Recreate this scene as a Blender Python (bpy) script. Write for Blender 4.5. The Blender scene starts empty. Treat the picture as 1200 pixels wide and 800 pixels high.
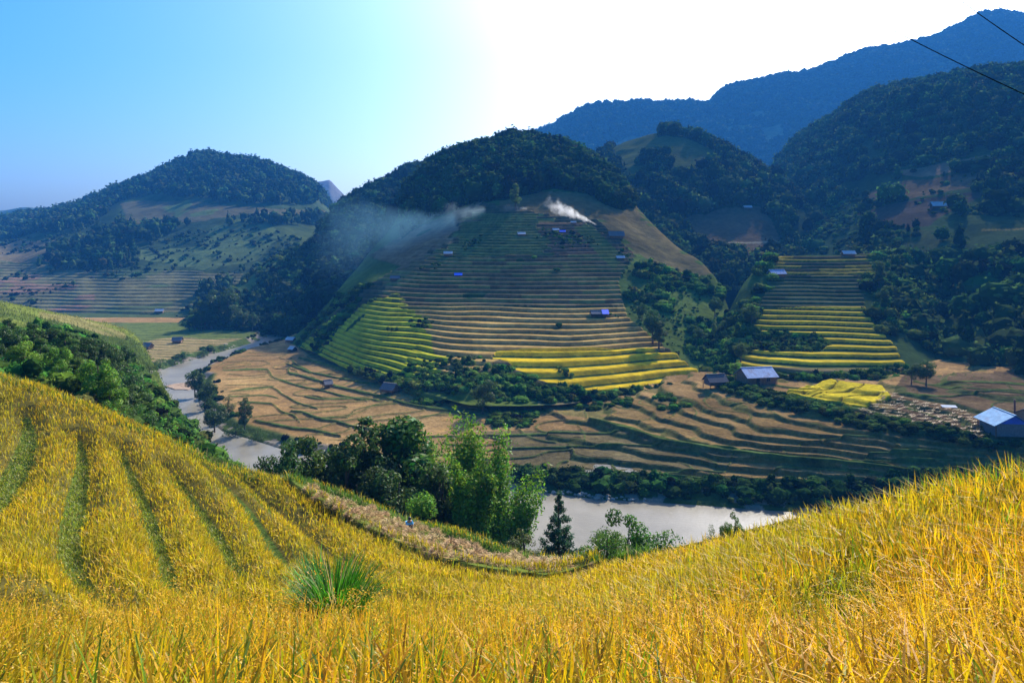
import bpy, math
import numpy as np
rng = np.random.default_rng(7)
C = bpy.context.scene.collection
F, CX, HY, ZC = 800.0, 600.0, 290.0, 45.0      # focal length in photo pixels, horizon row, camera height over the river
R = math.radians

def P(px, py, Y):
    return np.array([(px-CX)/F*Y, Y, ZC+(HY-py)/F*Y])

# ------------------------------------------------------------------ noise and curves
def vnoise(x, y, seed=0):
    xi = np.floor(x).astype(np.int64); yi = np.floor(y).astype(np.int64)
    fx = x-xi; fy = y-yi
    fx = fx*fx*(3-2*fx); fy = fy*fy*(3-2*fy)
    def h(a, b):
        n = (a*374761393+b*668265263+seed*982451653) & 0x7fffffff
        n = ((n ^ (n >> 13))*1274126177) & 0x7fffffff
        n = n ^ (n >> 16)
        return (n & 0xffff)/32767.5-1
    return (h(xi, yi)*(1-fx)+h(xi+1, yi)*fx)*(1-fy)+(h(xi, yi+1)*(1-fx)+h(xi+1, yi+1)*fx)*fy

def fbm(x, y, seed=0, octs=4):
    s = 0; a = 1.0; t = 0
    for k in range(octs):
        s = s+a*vnoise(x*2**k+17.3*k, y*2**k-9.1*k, seed+k); t += a; a *= .5
    return s/t

def sm(a, b, x):
    t = np.clip((x-a)/(b-a), 0, 1); return t*t*(3-2*t)

def pchip_t(x, y):
    """tangents of a monotone cubic; x, y are (K, M)"""
    h = np.diff(x, axis=0); d = np.diff(y, axis=0)/np.maximum(h, 1e-9)
    m = np.zeros_like(y); m[0] = d[0]; m[-1] = d[-1]
    a, b = d[:-1], d[1:]
    ok = a*b > 0
    m[1:-1] = np.where(ok, 2*a*b/np.where(ok, a+b, 1), 0)
    return m

def herm(x0, x1, y0, y1, m0, m1, x):
    h = np.maximum(x1-x0, 1e-9); t = (x-x0)/h
    return (2*t**3-3*t**2+1)*y0+(t**3-2*t**2+t)*h*m0+(-2*t**3+3*t**2)*y1+(t**3-t**2)*h*m1

def interp_cols(tx, ty, xq):
    """smooth interpolation of table rows ty (n, M) given at tx (n,) to xq"""
    tx = np.asarray(tx, float); ty = np.asarray(ty, float)
    X = np.repeat(tx[:, None], ty.shape[1], 1)
    m = pchip_t(X, ty)
    xq = np.clip(xq, tx[0], tx[-1])
    i = np.clip(np.searchsorted(tx, xq)-1, 0, len(tx)-2)
    return herm(tx[i][:, None], tx[i+1][:, None], ty[i], ty[i+1], m[i], m[i+1], xq[:, None])

def in_poly(x, y, poly):
    r = np.zeros(x.shape, bool); n = len(poly)
    for i in range(n):
        x0, y0 = poly[i]; x1, y1 = poly[(i+1) % n]
        if y0 == y1: continue
        c = ((y0 > y) != (y1 > y)) & (x < (x1-x0)*(y-y0)/(y1-y0)+x0)
        r ^= c
    return r

def dist_line(x, y, pts, sx=1.0, sy=1.0):
    """distance to a polyline (smoothed) and the fraction along it"""
    pts = np.asarray(pts, float)
    d = np.full(x.shape, 1e9); f = np.zeros(x.shape)
    n = len(pts)-1
    for i in range(n):
        ax, ay = pts[i][0]*sx, pts[i][1]*sy; bx, by = pts[i+1][0]*sx, pts[i+1][1]*sy
        dx, dy = bx-ax, by-ay; L = dx*dx+dy*dy+1e-9
        t = np.clip(((x*sx-ax)*dx+(y*sy-ay)*dy)/L, 0, 1)
        q = np.hypot(x*sx-ax-t*dx, y*sy-ay-t*dy)
        w = q < d
        d = np.where(w, q, d); f = np.where(w, (i+t)/n, f)
    return d, f

def smooth_line(pts, k=6):
    pts = np.asarray(pts, float); n = len(pts)
    if n < 3: return pts
    s = np.r_[0, np.cumsum(np.hypot(*np.diff(pts, axis=0).T))]
    q = np.linspace(0, s[-1], (n-1)*k+1)
    return interp_cols(s, pts, q)

# ------------------------------------------------------------------ mesh building
def make_mesh(name, V, faces, col=None, smooth=False, byte=True):
    """faces: list of (M, k) index arrays"""
    me = bpy.data.meshes.new(name)
    V = np.asarray(V, np.float32)
    me.vertices.add(len(V)); me.vertices.foreach_set('co', V.ravel())
    faces = [np.asarray(f, np.int32) for f in faces if len(f)]
    idx = np.concatenate([f.ravel() for f in faces]).astype(np.int32)
    cnt = np.concatenate([np.full(len(f), f.shape[1], np.int32) for f in faces])
    st = np.r_[0, np.cumsum(cnt)[:-1]].astype(np.int32)
    me.loops.add(len(idx)); me.loops.foreach_set('vertex_index', idx)
    me.polygons.add(len(cnt)); me.polygons.foreach_set('loop_start', st); me.polygons.foreach_set('loop_total', cnt)
    me.polygons.foreach_set('use_smooth', np.full(len(cnt), smooth))
    me.update(calc_edges=True)
    if col is not None:
        col = np.asarray(col, np.float32)
        a = me.color_attributes.new('Col', 'BYTE_COLOR' if byte else 'FLOAT_COLOR', 'POINT')
        c4 = np.ones((len(V), 4), np.float32); c4[:, :3] = np.clip(col, 0, 1)
        a.data.foreach_set('color', c4.ravel())
    return me

def obj(name, me, mat=None, parent=None, loc=(0, 0, 0), rot=(0, 0, 0), scale=(1, 1, 1)):
    o = bpy.data.objects.new(name, me); C.objects.link(o)
    if mat is not None:
        me.materials.clear(); me.materials.append(mat)
    if parent is not None: o.parent = parent
    o.location = loc; o.rotation_euler = rot; o.scale = scale
    return o

def tag(o, label=None, cat=None, group=None, kind=None):
    if label: o['label'] = label
    if cat: o['category'] = cat
    if group: o['group'] = group
    if kind: o['kind'] = kind
    return o

def empty(name, loc=(0, 0, 0), rz=0, s=1):
    o = bpy.data.objects.new(name, None); C.objects.link(o)
    o.location = loc; o.rotation_euler = (0, 0, rz); o.scale = (s, s, s); o.empty_display_size = .5
    return o

def copy_tree(o, parent=None):
    c = o.copy(); C.objects.link(c)
    if parent is not None: c.parent = parent
    for ch in [k for k in C.objects if k.parent == o]: copy_tree(ch, c)
    return c

class MB:
    def __init__(s): s.V = []; s.Fq = []; s.n = 0
    def add(s, V, faces):
        V = np.asarray(V, float)
        for f in faces: s.Fq.append([i+s.n for i in f])
        s.V.extend(V.tolist()); s.n += len(V); return s
    def box(s, c, d, rz=0, rx=0, ry=0):
        x, y, z = [k/2 for k in d]
        V = np.array([[a, b, e] for e in (-z, z) for b in (-y, y) for a in (-x, x)])
        V = V@rotm(rx, ry, rz).T+np.array(c)
        return s.add(V, [(0, 2, 3, 1), (4, 5, 7, 6), (0, 1, 5, 4), (2, 6, 7, 3), (0, 4, 6, 2), (1, 3, 7, 5)])
    def slab(s, quad, t):
        """a thick plate over four corner points"""
        q = np.asarray(quad, float); n = np.cross(q[1]-q[0], q[3]-q[0]); n = n/np.linalg.norm(n)*t
        V = np.r_[q, q+n]
        return s.add(V, [(3, 2, 1, 0), (4, 5, 6, 7), (0, 1, 5, 4), (1, 2, 6, 5), (2, 3, 7, 6), (3, 0, 4, 7)])
    def tube(s, pts, rad, k=7):
        V, Fc = tube(np.asarray(pts, float), rad, k); return s.add(V, Fc)
    def build(s, name, mat, parent=None):
        me = bpy.data.meshes.new(name); me.from_pydata(s.V, [], s.Fq); me.update()
        return obj(name, me, mat, parent)

def rotm(rx=0, ry=0, rz=0):
    a, b, c = math.cos(rx), math.cos(ry), math.cos(rz); d, e, f = math.sin(rx), math.sin(ry), math.sin(rz)
    X = np.array([[1, 0, 0], [0, a, -d], [0, d, a]]); Y = np.array([[b, 0, e], [0, 1, 0], [-e, 0, b]]); Z = np.array([[c, -f, 0], [f, c, 0], [0, 0, 1]])
    return Z@Y@X

def tube(pts, rad, k=7):
    n = len(pts); rad = np.broadcast_to(np.asarray(rad, float), (n,))
    V = []; Fc = []
    for i in range(n):
        t = pts[min(i+1, n-1)]-pts[max(i-1, 0)]; t = t/(np.linalg.norm(t)+1e-9)
        a = np.cross(t, [0.31, 0.95, .1]); a /= np.linalg.norm(a); b = np.cross(t, a)
        for j in range(k):
            w = 2*math.pi*j/k
            V.append(pts[i]+rad[i]*(math.cos(w)*a+math.sin(w)*b))
    for i in range(n-1):
        for j in range(k):
            Fc.append((i*k+j, i*k+(j+1) % k, (i+1)*k+(j+1) % k, (i+1)*k+j))
    Fc.append(tuple(range(k))[::-1]); Fc.append(tuple(range((n-1)*k, n*k)))
    return np.array(V), Fc

# ------------------------------------------------------------------ materials
def new_mat(name):
    m = bpy.data.materials.new(name); m.use_nodes = True
    nt = m.node_tree
    for n in list(nt.nodes): nt.nodes.remove(n)
    return m, nt, nt.nodes.new('ShaderNodeOutputMaterial')

def noise_node(nt, scale, detail=4, rough=.6, coord='Object', sc=None):
    tc = nt.nodes.new('ShaderNodeTexCoord'); n = nt.nodes.new('ShaderNodeTexNoise')
    n.inputs['Scale'].default_value = scale; n.inputs['Detail'].default_value = detail; n.inputs['Roughness'].default_value = rough
    src = tc.outputs[coord]
    if sc:
        mp = nt.nodes.new('ShaderNodeMapping'); mp.inputs['Scale'].default_value = sc
        nt.links.new(src, mp.inputs[0]); src = mp.outputs[0]
    nt.links.new(src, n.inputs['Vector'])
    return n

def math_node(nt, op, a, b):
    n = nt.nodes.new('ShaderNodeMath'); n.operation = op
    for i, v in enumerate((a, b)):
        if isinstance(v, (int, float)): n.inputs[i].default_value = v
        else: nt.links.new(v, n.inputs[i])
    return n.outputs[0]

def col_var(nt, base, fac, lo, hi):
    """base colour multiplied by lo..hi following fac"""
    mr = nt.nodes.new('ShaderNodeMapRange'); mr.inputs['From Min'].default_value = .3; mr.inputs['From Max'].default_value = .7
    mr.inputs['To Min'].default_value = lo; mr.inputs['To Max'].default_value = hi
    nt.links.new(fac, mr.inputs['Value'])
    v = nt.nodes.new('ShaderNodeVectorMath'); v.operation = 'SCALE'
    nt.links.new(base, v.inputs[0]); nt.links.new(mr.outputs[0], v.inputs['Scale'])
    return v.outputs[0]

def terrain_mat(name, s1, s2, lo=.72, hi=1.3, bump=.5, dist=.5):
    m, nt, out = new_mat(name)
    at = nt.nodes.new('ShaderNodeAttribute'); at.attribute_name = 'Col'
    n1 = noise_node(nt, s1, 6, .7); n2 = noise_node(nt, s2, 5, .65)
    c = col_var(nt, at.outputs['Color'], n1.outputs['Fac'], lo, hi)
    c = col_var(nt, c, n2.outputs['Fac'], .75, 1.25)
    b = nt.nodes.new('ShaderNodeBsdfDiffuse'); b.inputs['Roughness'].default_value = .5
    nt.links.new(c, b.inputs['Color'])
    bp = nt.nodes.new('ShaderNodeBump'); bp.inputs['Strength'].default_value = bump; bp.inputs['Distance'].default_value = dist
    nt.links.new(n1.outputs['Fac'], bp.inputs['Height']); nt.links.new(bp.outputs[0], b.inputs['Normal'])
    nt.links.new(b.outputs[0], out.inputs[0])
    return m

def leaf_mat(name, trans=.45, sat=1.0, noise=2.0, gloss=.015):
    m, nt, out = new_mat(name)
    at = nt.nodes.new('ShaderNodeAttribute'); at.attribute_name = 'Col'
    src = at.outputs['Color']
    n = noise_node(nt, noise, 2)
    src = col_var(nt, src, n.outputs['Fac'], .8, 1.2)
    oi = nt.nodes.new('ShaderNodeObjectInfo')
    hs = nt.nodes.new('ShaderNodeHueSaturation'); hs.inputs['Saturation'].default_value = sat
    nt.links.new(math_node(nt, 'ADD', math_node(nt, 'MULTIPLY', oi.outputs['Random'], .03), .485), hs.inputs['Hue'])
    nt.links.new(src, hs.inputs['Color']); src = hs.outputs[0]
    d = nt.nodes.new('ShaderNodeBsdfDiffuse'); t = nt.nodes.new('ShaderNodeBsdfTranslucent'); g = nt.nodes.new('ShaderNodeBsdfGlossy')
    g.inputs['Roughness'].default_value = .5; g.inputs['Color'].default_value = (.9, .9, .9, 1)
    nt.links.new(src, d.inputs[0]); nt.links.new(src, t.inputs[0])
    mx = nt.nodes.new('ShaderNodeMixShader'); mx.inputs[0].default_value = trans
    nt.links.new(d.outputs[0], mx.inputs[1]); nt.links.new(t.outputs[0], mx.inputs[2])
    m2 = nt.nodes.new('ShaderNodeMixShader'); m2.inputs[0].default_value = gloss
    nt.links.new(mx.outputs[0], m2.inputs[1]); nt.links.new(g.outputs[0], m2.inputs[2])
    nt.links.new(m2.outputs[0], out.inputs[0])
    return m

def plain_mat(name, col, rough=.8, noise=3.0, lo=.75, hi=1.2, metal=0, wave=None, spec=.3, rust=0):
    m, nt, out = new_mat(name)
    rgb = nt.nodes.new('ShaderNodeRGB'); rgb.outputs[0].default_value = (*col, 1)
    n = noise_node(nt, noise, 5)
    c = col_var(nt, rgb.outputs[0], n.outputs['Fac'], lo, hi)
    b = nt.nodes.new('ShaderNodeBsdfPrincipled'); b.inputs['Roughness'].default_value = rough; b.inputs['Metallic'].default_value = metal
    b.inputs['Specular IOR Level'].default_value = spec
    if wave:
        tc = nt.nodes.new('ShaderNodeTexCoord'); w = nt.nodes.new('ShaderNodeTexWave'); w.inputs['Scale'].default_value = wave[0]
        w.bands_direction = wave[1]; nt.links.new(tc.outputs['Object'], w.inputs['Vector'])
        c = col_var(nt, c, w.outputs['Fac'], wave[2], 1.08)
    if rust:
        nr = noise_node(nt, .8, 6, .7); mr = nt.nodes.new('ShaderNodeMapRange'); mr.inputs['From Min'].default_value = .5; mr.inputs['From Max'].default_value = .66; mr.inputs['To Max'].default_value = rust
        nt.links.new(nr.outputs['Fac'], mr.inputs['Value'])
        mx = nt.nodes.new('ShaderNodeMix'); mx.data_type = 'RGBA'; nt.links.new(mr.outputs[0], mx.inputs[0]); nt.links.new(c, mx.inputs[6]); mx.inputs[7].default_value = (.16, .085, .045, 1); c = mx.outputs[2]
    nt.links.new(c, b.inputs['Base Color']); nt.links.new(b.outputs[0], out.inputs[0])
    return m

M_ground = terrain_mat('hillside_soil', 1.3, 9, .7, 1.3, .4, .1)
M_floor = terrain_mat('paddy_soil', 1.1, .16, .62, 1.4, .7, .3)
M_hill = terrain_mat('hill_cover', .35, .05, .7, 1.32, .6, .6)
M_far = terrain_mat('far_hill_cover', .1, .02, .7, 1.3, .6, 2.0)
M_rice = leaf_mat('rice_leaf', .5, 1.0, 3)
M_grass = leaf_mat('grass_leaf', .5, 1.0, 3)
M_leaf = leaf_mat('tree_leaf', .4, 1.0, .6)
M_forest = leaf_mat('forest_leaf', .25, 1.0, .1, 0)
M_straw = leaf_mat('dry_straw', .25, 1.0, 6)
M_bark = plain_mat('bark', (.09, .065, .045), .95, 6)
M_culm = plain_mat('bamboo_culm', (.12, .15, .04), .6, 3)

# ------------------------------------------------------------------ terrain sheets
PATCH = []
class Patch:
    def __init__(s, cols, table, rows, xdense=1.6, zmode=None, xr=None, wide=14):
        tx = [t[0] for t in table]
        Yt = np.array([[f[0] for f in t[1]] for t in table], float)
        Zt = np.array([[(f[1] if (len(f) > 2) else ZC+(HY-f[1])/F*f[0]) for f in t[1]] for t in table], float)
        s.px = cols
        Yc = interp_cols(tx, np.log(Yt), cols); Yc = np.exp(Yc).T
        Zc = interp_cols(tx, Zt, cols).T
        m = pchip_t(Yc, Zc)
        Ys = []; Zs = []; s.seg = [0]
        for k, n in enumerate(rows):
            t = np.linspace(0, 1, n, endpoint=False)[:, None]
            Yq = Yc[k]*(Yc[k+1]/Yc[k])**t
            Ys.append(Yq); Zs.append(herm(Yc[k], Yc[k+1], Zc[k], Zc[k+1], m[k], m[k+1], Yq))
            s.seg.append(s.seg[-1]+n)
        Ys.append(Yc[-1:]); Zs.append(Zc[-1:])
        s.Y = np.concatenate(Ys); s.Z = np.concatenate(Zs)
        s.PX = np.repeat(cols[None, :], len(s.Y), 0)
        s.X = (s.PX-CX)/F*s.Y
        s.PY = HY-(s.Z-ZC)*F/s.Y
        s.S0 = s.Z.copy()
        s.row = np.repeat(np.arange(len(s.Y))[:, None], len(cols), 1)
        s.col = np.zeros(s.Y.shape+(3,), np.float32)
        PATCH.append(s)
    def paint(s, mask, col, a=1.0):
        w = (mask*a)[..., None] if not np.isscalar(mask) else mask*a
        s.col[:] = s.col*(1-w)+np.asarray(col, np.float32)*w
    def mesh(s, name, mat, r0=0, r1=None, label=None, cat=None):
        r1 = len(s.Y) if r1 is None else r1
        sub = slice(r0, r1)
        V = np.stack([s.X[sub], s.Y[sub], s.Z[sub]], -1).reshape(-1, 3)
        nr, nc = s.Y[sub].shape
        i = np.arange(nr*nc).reshape(nr, nc)
        Q = np.stack([i[:-1, :-1], i[:-1, 1:], i[1:, 1:], i[1:, :-1]], -1).reshape(-1, 4)
        me = make_mesh(name, V, [Q], s.col[sub].reshape(-1, 3), True, False)
        o = obj(name, me, mat)
        tag(o, label, cat, kind='structure')
        return o
    def area(s):
        dX = np.gradient(s.X, axis=1); dY = np.gradient(s.Y, axis=0)
        return np.abs(dX*dY)
    def height(s, X, Y):
        """surface height at plan points, by bilinear look-up in the sheet"""
        px = CX+X/Y*F
        fc = np.clip(np.interp(px, s.px, np.arange(len(s.px))), 0, len(s.px)-1.001)
        c0 = fc.astype(int); t = fc-c0
        out = np.zeros(X.shape)
        lo = np.zeros(X.shape, int); hi = np.full(X.shape, len(s.Y)-1)
        while np.any(hi-lo > 1):
            mid = (lo+hi)//2
            ym = s.Y[mid, c0]*(1-t)+s.Y[mid, c0+1]*t
            g = ym <= Y
            lo = np.where(g, mid, lo); hi = np.where(g, hi, mid)
        def at(A, r): return A[r, c0]*(1-t)+A[r, c0+1]*t
        y0 = at(s.Y, lo); y1 = at(s.Y, hi); w = np.clip((Y-y0)/np.maximum(y1-y0, 1e-6), 0, 1)
        return at(s.Z, lo)*(1-w)+at(s.Z, hi)*w
    def hit(s, px, py):
        """first point of the sheet on the sight line of a photo pixel"""
        if px < s.px[0] or px > s.px[-1]: return None
        c = int(np.argmin(np.abs(s.px-px)))
        q = HY-(s.Z[:, c]-ZC)*F/s.Y[:, c]
        k = np.nonzero(q <= py)[0]
        k = k[k > 0]
        if not len(k): return None
        k = k[0]
        a = q[k-1]; b = q[k]; t = 0 if a <= b else np.clip((a-py)/(a-b), 0, 1)
        if a < py: return None
        return s.Y[k-1, c]*(1-t)+s.Y[k, c]*t, s.Z[k-1, c]*(1-t)+s.Z[k, c]*t
def ground_at(px, py):
    best = None
    for p in PATCH:
        h = p.hit(px, py)
        if h is not None and (best is None or h[0] < best[0]): best = h
    Y, Z = best
    return np.array([(px-CX)/F*Y, Y, Z])
def surf_z(X, Y):
    z = None
    for p in PATCH:
        px = CX+X/Y*F
        if px < p.px[0] or px > p.px[-1]: continue
        c = int(np.argmin(np.abs(p.px-px)))
        if Y < p.Y[0, c] or Y > p.Y[-1, c]: continue
        v = float(np.interp(Y, p.Y[:, c], p.Z[:, c]))
        z = v if z is None else max(z, v)
    return z
def cols(a, b, step, wide=16, lo=-30, hi=1230):
    d = np.arange(max(a, lo), min(b, hi)+.01, step)
    l = np.arange(a, max(a, lo)-.01, wide) if a < lo else []
    r = np.arange(min(b, hi)+wide, b+.1, wide) if b > hi else []
    return np.unique(np.concatenate([l, d, r]))

# albedos
A = dict(rice=(.42, .27, .02), lime=(.27, .27, .025), tan=(.34, .215, .085), brown=(.235, .14, .06), bund=(.03, .05, .013),
         grass=(.09, .14, .018), shrub=(.028, .05, .014), fallow=(.12, .078, .045), wood=(.018, .03, .011), pale=(.3, .22, .12),
         olive=(.13, .13, .04), dry=(.2, .155, .065), red=(.24, .11, .05))

# ------------------------------------------------------------------ the ground: rice hillside, river slope, valley floor
FG = {
 -900: [(800, 2.3), (740, 5), (700, 9), (650, 16), (590, 26), (520, 34), (450, 41), (350, 50)],
 -200: [(800, 2.3), (740, 5), (703, 9), (660, 16), (600, 26), (540, 34), (480, 41), (385, 50)],
 0:   [(800, 2.3), (740, 5), (705, 9), (665, 15), (600, 26), (540, 34), (480, 41), (432, 47)],
 100: [(800, 2.3), (740, 5), (705, 9), (675, 14), (620, 24), (560, 33), (510, 40), (464, 46)],
 200: [(800, 2.3), (740, 5), (706, 9.5), (672, 15), (632, 23), (592, 31), (550, 38), (508, 45)],
 300: [(800, 2.3), (742, 5), (708, 10), (678, 16), (647, 23), (617, 30), (582, 37), (546, 44)],
 400: [(800, 2.3), (745, 5), (711, 10), (687, 16), (662, 22.5), (636, 29), (608, 36), (578, 43)],
 500: [(800, 2.3), (745, 5), (713, 10), (691, 16), (673, 22), (656, 28), (637, 35), (616, 43)],
 600: [(800, 2.3), (745, 5), (715, 10), (698, 15), (684, 20), (672, 26), (662, 32), (649, 40)],
 650: [(800, 2.3), (745, 5), (716, 9.5), (701, 14), (690, 18), (680, 23), (670, 28), (659, 35)],
 700: [(800, 2.3), (745, 5), (713, 9), (697, 12.5), (685, 16), (675, 19.5), (665, 23.5), (654, 28)],
 800: [(800, 2.3), (745, 4.6), (707, 7.5), (686, 10), (670, 12.5), (656, 15), (644, 18), (633, 21)],
 900: [(800, 2.3), (742, 4.4), (696, 6.6), (670, 8.5), (650, 10.3), (633, 12.3), (619, 14.6), (605, 17)],
 1000: [(800, 2.3), (740, 4.2), (690, 6), (655, 7.8), (632, 9.3), (611, 11), (593, 12.8), (578, 15)],
 1100: [(800, 2.3), (735, 4), (682, 5.6), (642, 7.2), (617, 8.4), (594, 9.8), (574, 11.2), (556, 13)],
 1200: [(800, 2.3), (730, 3.8), (670, 5.2), (628, 6.5), (600, 7.7), (576, 8.8), (555, 10), (536, 11.5)],
 1500: [(800, 2.3), (720, 3.6), (650, 4.8), (600, 6), (565, 7), (535, 8), (510, 9), (488, 10)],
 2100: [(800, 2.3), (715, 3.4), (640, 4.5), (585, 5.6), (545, 6.6), (510, 7.5), (480, 8.5), (455, 9.5)]}
FL = {   # far bank, field, foot of the hills: (distance, height over the river)
 -900: [(150, 1.5), (225, 1.6), (330, 1.8)], 200: [(150, 1.5), (225, 1.6), (330, 1.8)], 300: [(150, 1.3), (225, 2.2), (310, 2.2)], 400: [(140, 1.3), (190, 3), (250, 4.5)],
 500: [(132, 1.3), (160, 3.2), (200, 5)], 600: [(130, 1.3), (150, 3), (180, 4.7)], 700: [(125, 1.3), (150, 4), (185, 5.5)],
 800: [(121, 1.3), (145, 5.2), (190, 8)], 900: [(118.5, 1.4), (140, 7.5), (178, 10.5)], 1000: [(115, 1.4), (135, 8.5), (172, 11.2)],
 1100: [(113, 1.4), (130, 10), (165, 12.2)], 1200: [(112, 1.4), (128, 11.2), (160, 13)], 1500: [(112, 1.4), (128, 12), (160, 13.5)], 2100: [(112, 1.4), (128, 12), (160, 13.5)]}
flx = sorted(FL)
def fl_at(px):
    out = []
    for k in range(3):
        out.append((np.interp(px, flx, [FL[x][k][0] for x in flx]), np.interp(px, flx, [FL[x][k][1] for x in flx]), 1))
    return out
tab = []
for px in sorted(FG):
    f = [(.4, ZC-1.32, 1)]+[(Y, py) for py, Y in FG[px]]
    Ye = FG[px][-1][1]; ze = ZC+(HY-FG[px][-1][0])/F*Ye
    f += [(Ye+1.6, ze-.75, 1), (Ye+6, ze-4.6, 1), (76, .9, 1), (97, .8, 1)]+fl_at(px)+[(420, 2.0, 1), (2100, 2.0, 1)]
    tab.append((px, f))
G = Patch(cols(-900, 1800, 1.6, 14), tab, [14, 40, 50, 50, 46, 42, 38, 40, 8, 10, 24, 16, 50, 190, 190, 70, 24])
r_edge, r_rim = G.seg[8], G.seg[9]
CAN = G.Z.copy()                                   # canopy surface of the rice
Yedge = G.Y[r_edge]; Xn = G.X; Yn = G.Y
def can_xy(px, py):
    c = int(np.argmin(np.abs(G.px-px)))
    q = HY-(CAN[1:r_rim, c]-ZC)*F/G.Y[1:r_rim, c]
    k = np.nonzero(q <= py)[0]; k = k[0]+1 if len(k) else r_edge
    return ((px-CX)/F*G.Y[k, c], G.Y[k, c])
FUR = [  # grassy paths and dark gaps between the rice terraces: pixel line, half-width at its points (m)
 ([(30, 468), (34, 490), (22, 525), (5, 552), (-30, 590)], [.15, .5, .75, .75, .7]),
 ([(93, 496), (97, 520), (88, 572), (82, 615), (92, 640), (108, 655), (140, 668), (200, 687), (270, 698)], [.1, .35, .5, .5, .42, .3, .26, .2, .1]),
 ([(143, 509), (152, 535), (166, 562), (182, 600), (196, 635), (206, 655), (232, 668), (290, 683), (350, 692)], [.1, .25, .3, .32, .3, .26, .24, .2, .1]),
 ([(200, 533), (220, 557), (238, 580), (262, 615), (280, 641), (306, 661), (360, 675), (430, 685)], [.1, .24, .32, .34, .3, .26, .2, .1]),
 ([(236, 526), (262, 548), (288, 573), (320, 615), (358, 652), (390, 664), (450, 676), (520, 686)], [.1, .22, .28, .28, .26, .24, .2, .1]),
 ([(243, 518), (275, 540), (305, 563), (345, 594), (372, 614), (402, 638), (440, 655)], [.1, .18, .22, .22, .22, .2, .12]),
 ([(0, 660), (45, 680), (85, 692), (133, 706), (200, 713), (300, 716)], [.2, .28, .28, .24, .16, .05]),
 ([(402, 638), (440, 655), (480, 662), (540, 668), (600, 676)], [.12, .2, .24, .22, .14]),
 ([(330, 668), (400, 676), (470, 684), (545, 693), (620, 694)], [.12, .22, .26, .24, .14]),
 ([(930, 700), (965, 680), (1005, 655), (1020, 640)], [.05, .16, .16, .05])]
furs = []
for line, w in FUR:
    xy = smooth_line([can_xy(*p) for p in line], 4)
    furs.append((xy, np.interp(np.linspace(0, 1, 40), np.linspace(0, 1, len(w)), w)))
FW = .76
def fur_gap(X, Y, n=99):
    """how far inside a path a point is (positive = inside), metres"""
    g = np.full(X.shape, -9.0)
    for xy, w in furs[:n]:
        d, f = dist_line(X, Y, xy)
        g = np.maximum(g, np.interp(f, np.linspace(0, 1, 40), w)*FW-d)
    return g
STRAW = [(325, 549), (360, 565), (400, 580), (450, 600), (500, 618), (550, 637), (600, 651), (650, 660), (705, 652), (670, 664), (640, 669), (570, 661), (520, 650), (480, 637), (440, 619), (400, 598), (360, 574)]
sub = slice(0, r_rim+1)
gap = fur_gap(G.X[sub], G.Y[sub])
straw = in_poly(G.PX[sub], G.PY[sub], [(x, y+1.5) for x, y in STRAW])
edge_t = sm(-1.2, 0, G.Y[sub]-Yedge[None, :])
rimk = sm(318, 345, G.PX[sub])*sm(715, 690, G.PX[sub])
drop = .75*(1-straw*.87)*(1-edge_t*.9*rimk)
Z = G.Z
Z[sub] -= drop
Z[sub] += .03*fbm(G.X[sub]*2.5, G.Y[sub]*2.5, 3)
Z[sub] -= .5*sm(-1.2, .1, gap)*sm(8, 14, G.Y[sub])*(1-straw)
Z[:r_rim] += 0
bl = slice(r_rim, G.seg[12])
Z[bl] += .5*fbm(G.X[bl]*.25, G.Y[bl]*.25, 5)*sm(0, 4, G.Y[bl]-G.Y[r_rim][None, :])
G.paint(np.ones(Z.shape), (.055, .07, .02))
G.col[sub] = np.array((.10, .085, .022))
G.col[sub][gap > -.1] = (.07, .105, .02)
nz = fbm(G.X[sub]*1.1, G.Y[sub]*1.1, 9)[..., None]
G.col[sub] *= 1+.35*nz
stc = np.where((fbm(G.X[sub]*.9, G.Y[sub]*.9, 19) > -.3)[..., None], np.array((.10, .125, .022)), np.array((.2, .14, .055)))
G.col[sub] = np.where(straw[..., None], stc, G.col[sub])
rimm = (edge_t*rimk > .4)
G.col[sub][rimm] = np.array((.10, .16, .02))
# --- river bed
def water(px, py):
    Y = ZC*F/(py-HY); return ((px-CX)/F*Y, Y)
RIV_PX = [(1900, 625), (940, 598), (800, 588), (700, 582), (600, 570), (500, 557), (420, 544), (345, 528), (300, 514), (265, 504), (248, 490), (238, 474), (235, 458), (241, 445), (226, 441), (241, 431), (287, 413), (325, 404), (342, 396), (352, 389), (420, 386),
          (420, 381), (336, 386), (316, 392), (299, 400), (253, 413), (201, 428), (164, 442), (175, 454), (184, 471), (201, 488), (225, 515), (270, 555), (340, 600), (450, 640), (600, 656), (800, 672), (1000, 685), (1900, 700)]
RIV = np.array([water(*p) for p in RIV_PX])
fs = slice(G.seg[11], G.seg[17])
X, Y = G.X[fs], G.Y[fs]
ins = in_poly(X+.8*fbm(X*.15, Y*.15, 31), Y+.8*fbm(X*.15, Y*.15, 32), [tuple(p) for p in RIV])
dr, _ = dist_line(X, Y, np.r_[RIV, RIV[:1]])
sd = np.where(ins, -dr, dr)
bar = in_poly(G.PX[fs], G.PY[fs], [(192, 447), (205, 444), (222, 443), (232, 447), (220, 451), (204, 451)])
zf = Z[fs]
zf += .18*fbm(X*.12, Y*.12, 40)*sm(0, 4, sd)
zf = np.where(sd < 0, np.minimum(.45-1.7*sm(0, 3.0, -sd), zf), np.where(sd < 3, zf*sm(0, 3, sd)+.45*(1-sm(0, 3, sd)), zf))
zf = np.where(bar & (sd < 0), .22+.08*fbm(X*.5, Y*.5, 33), zf)
Z[fs] = zf
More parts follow.
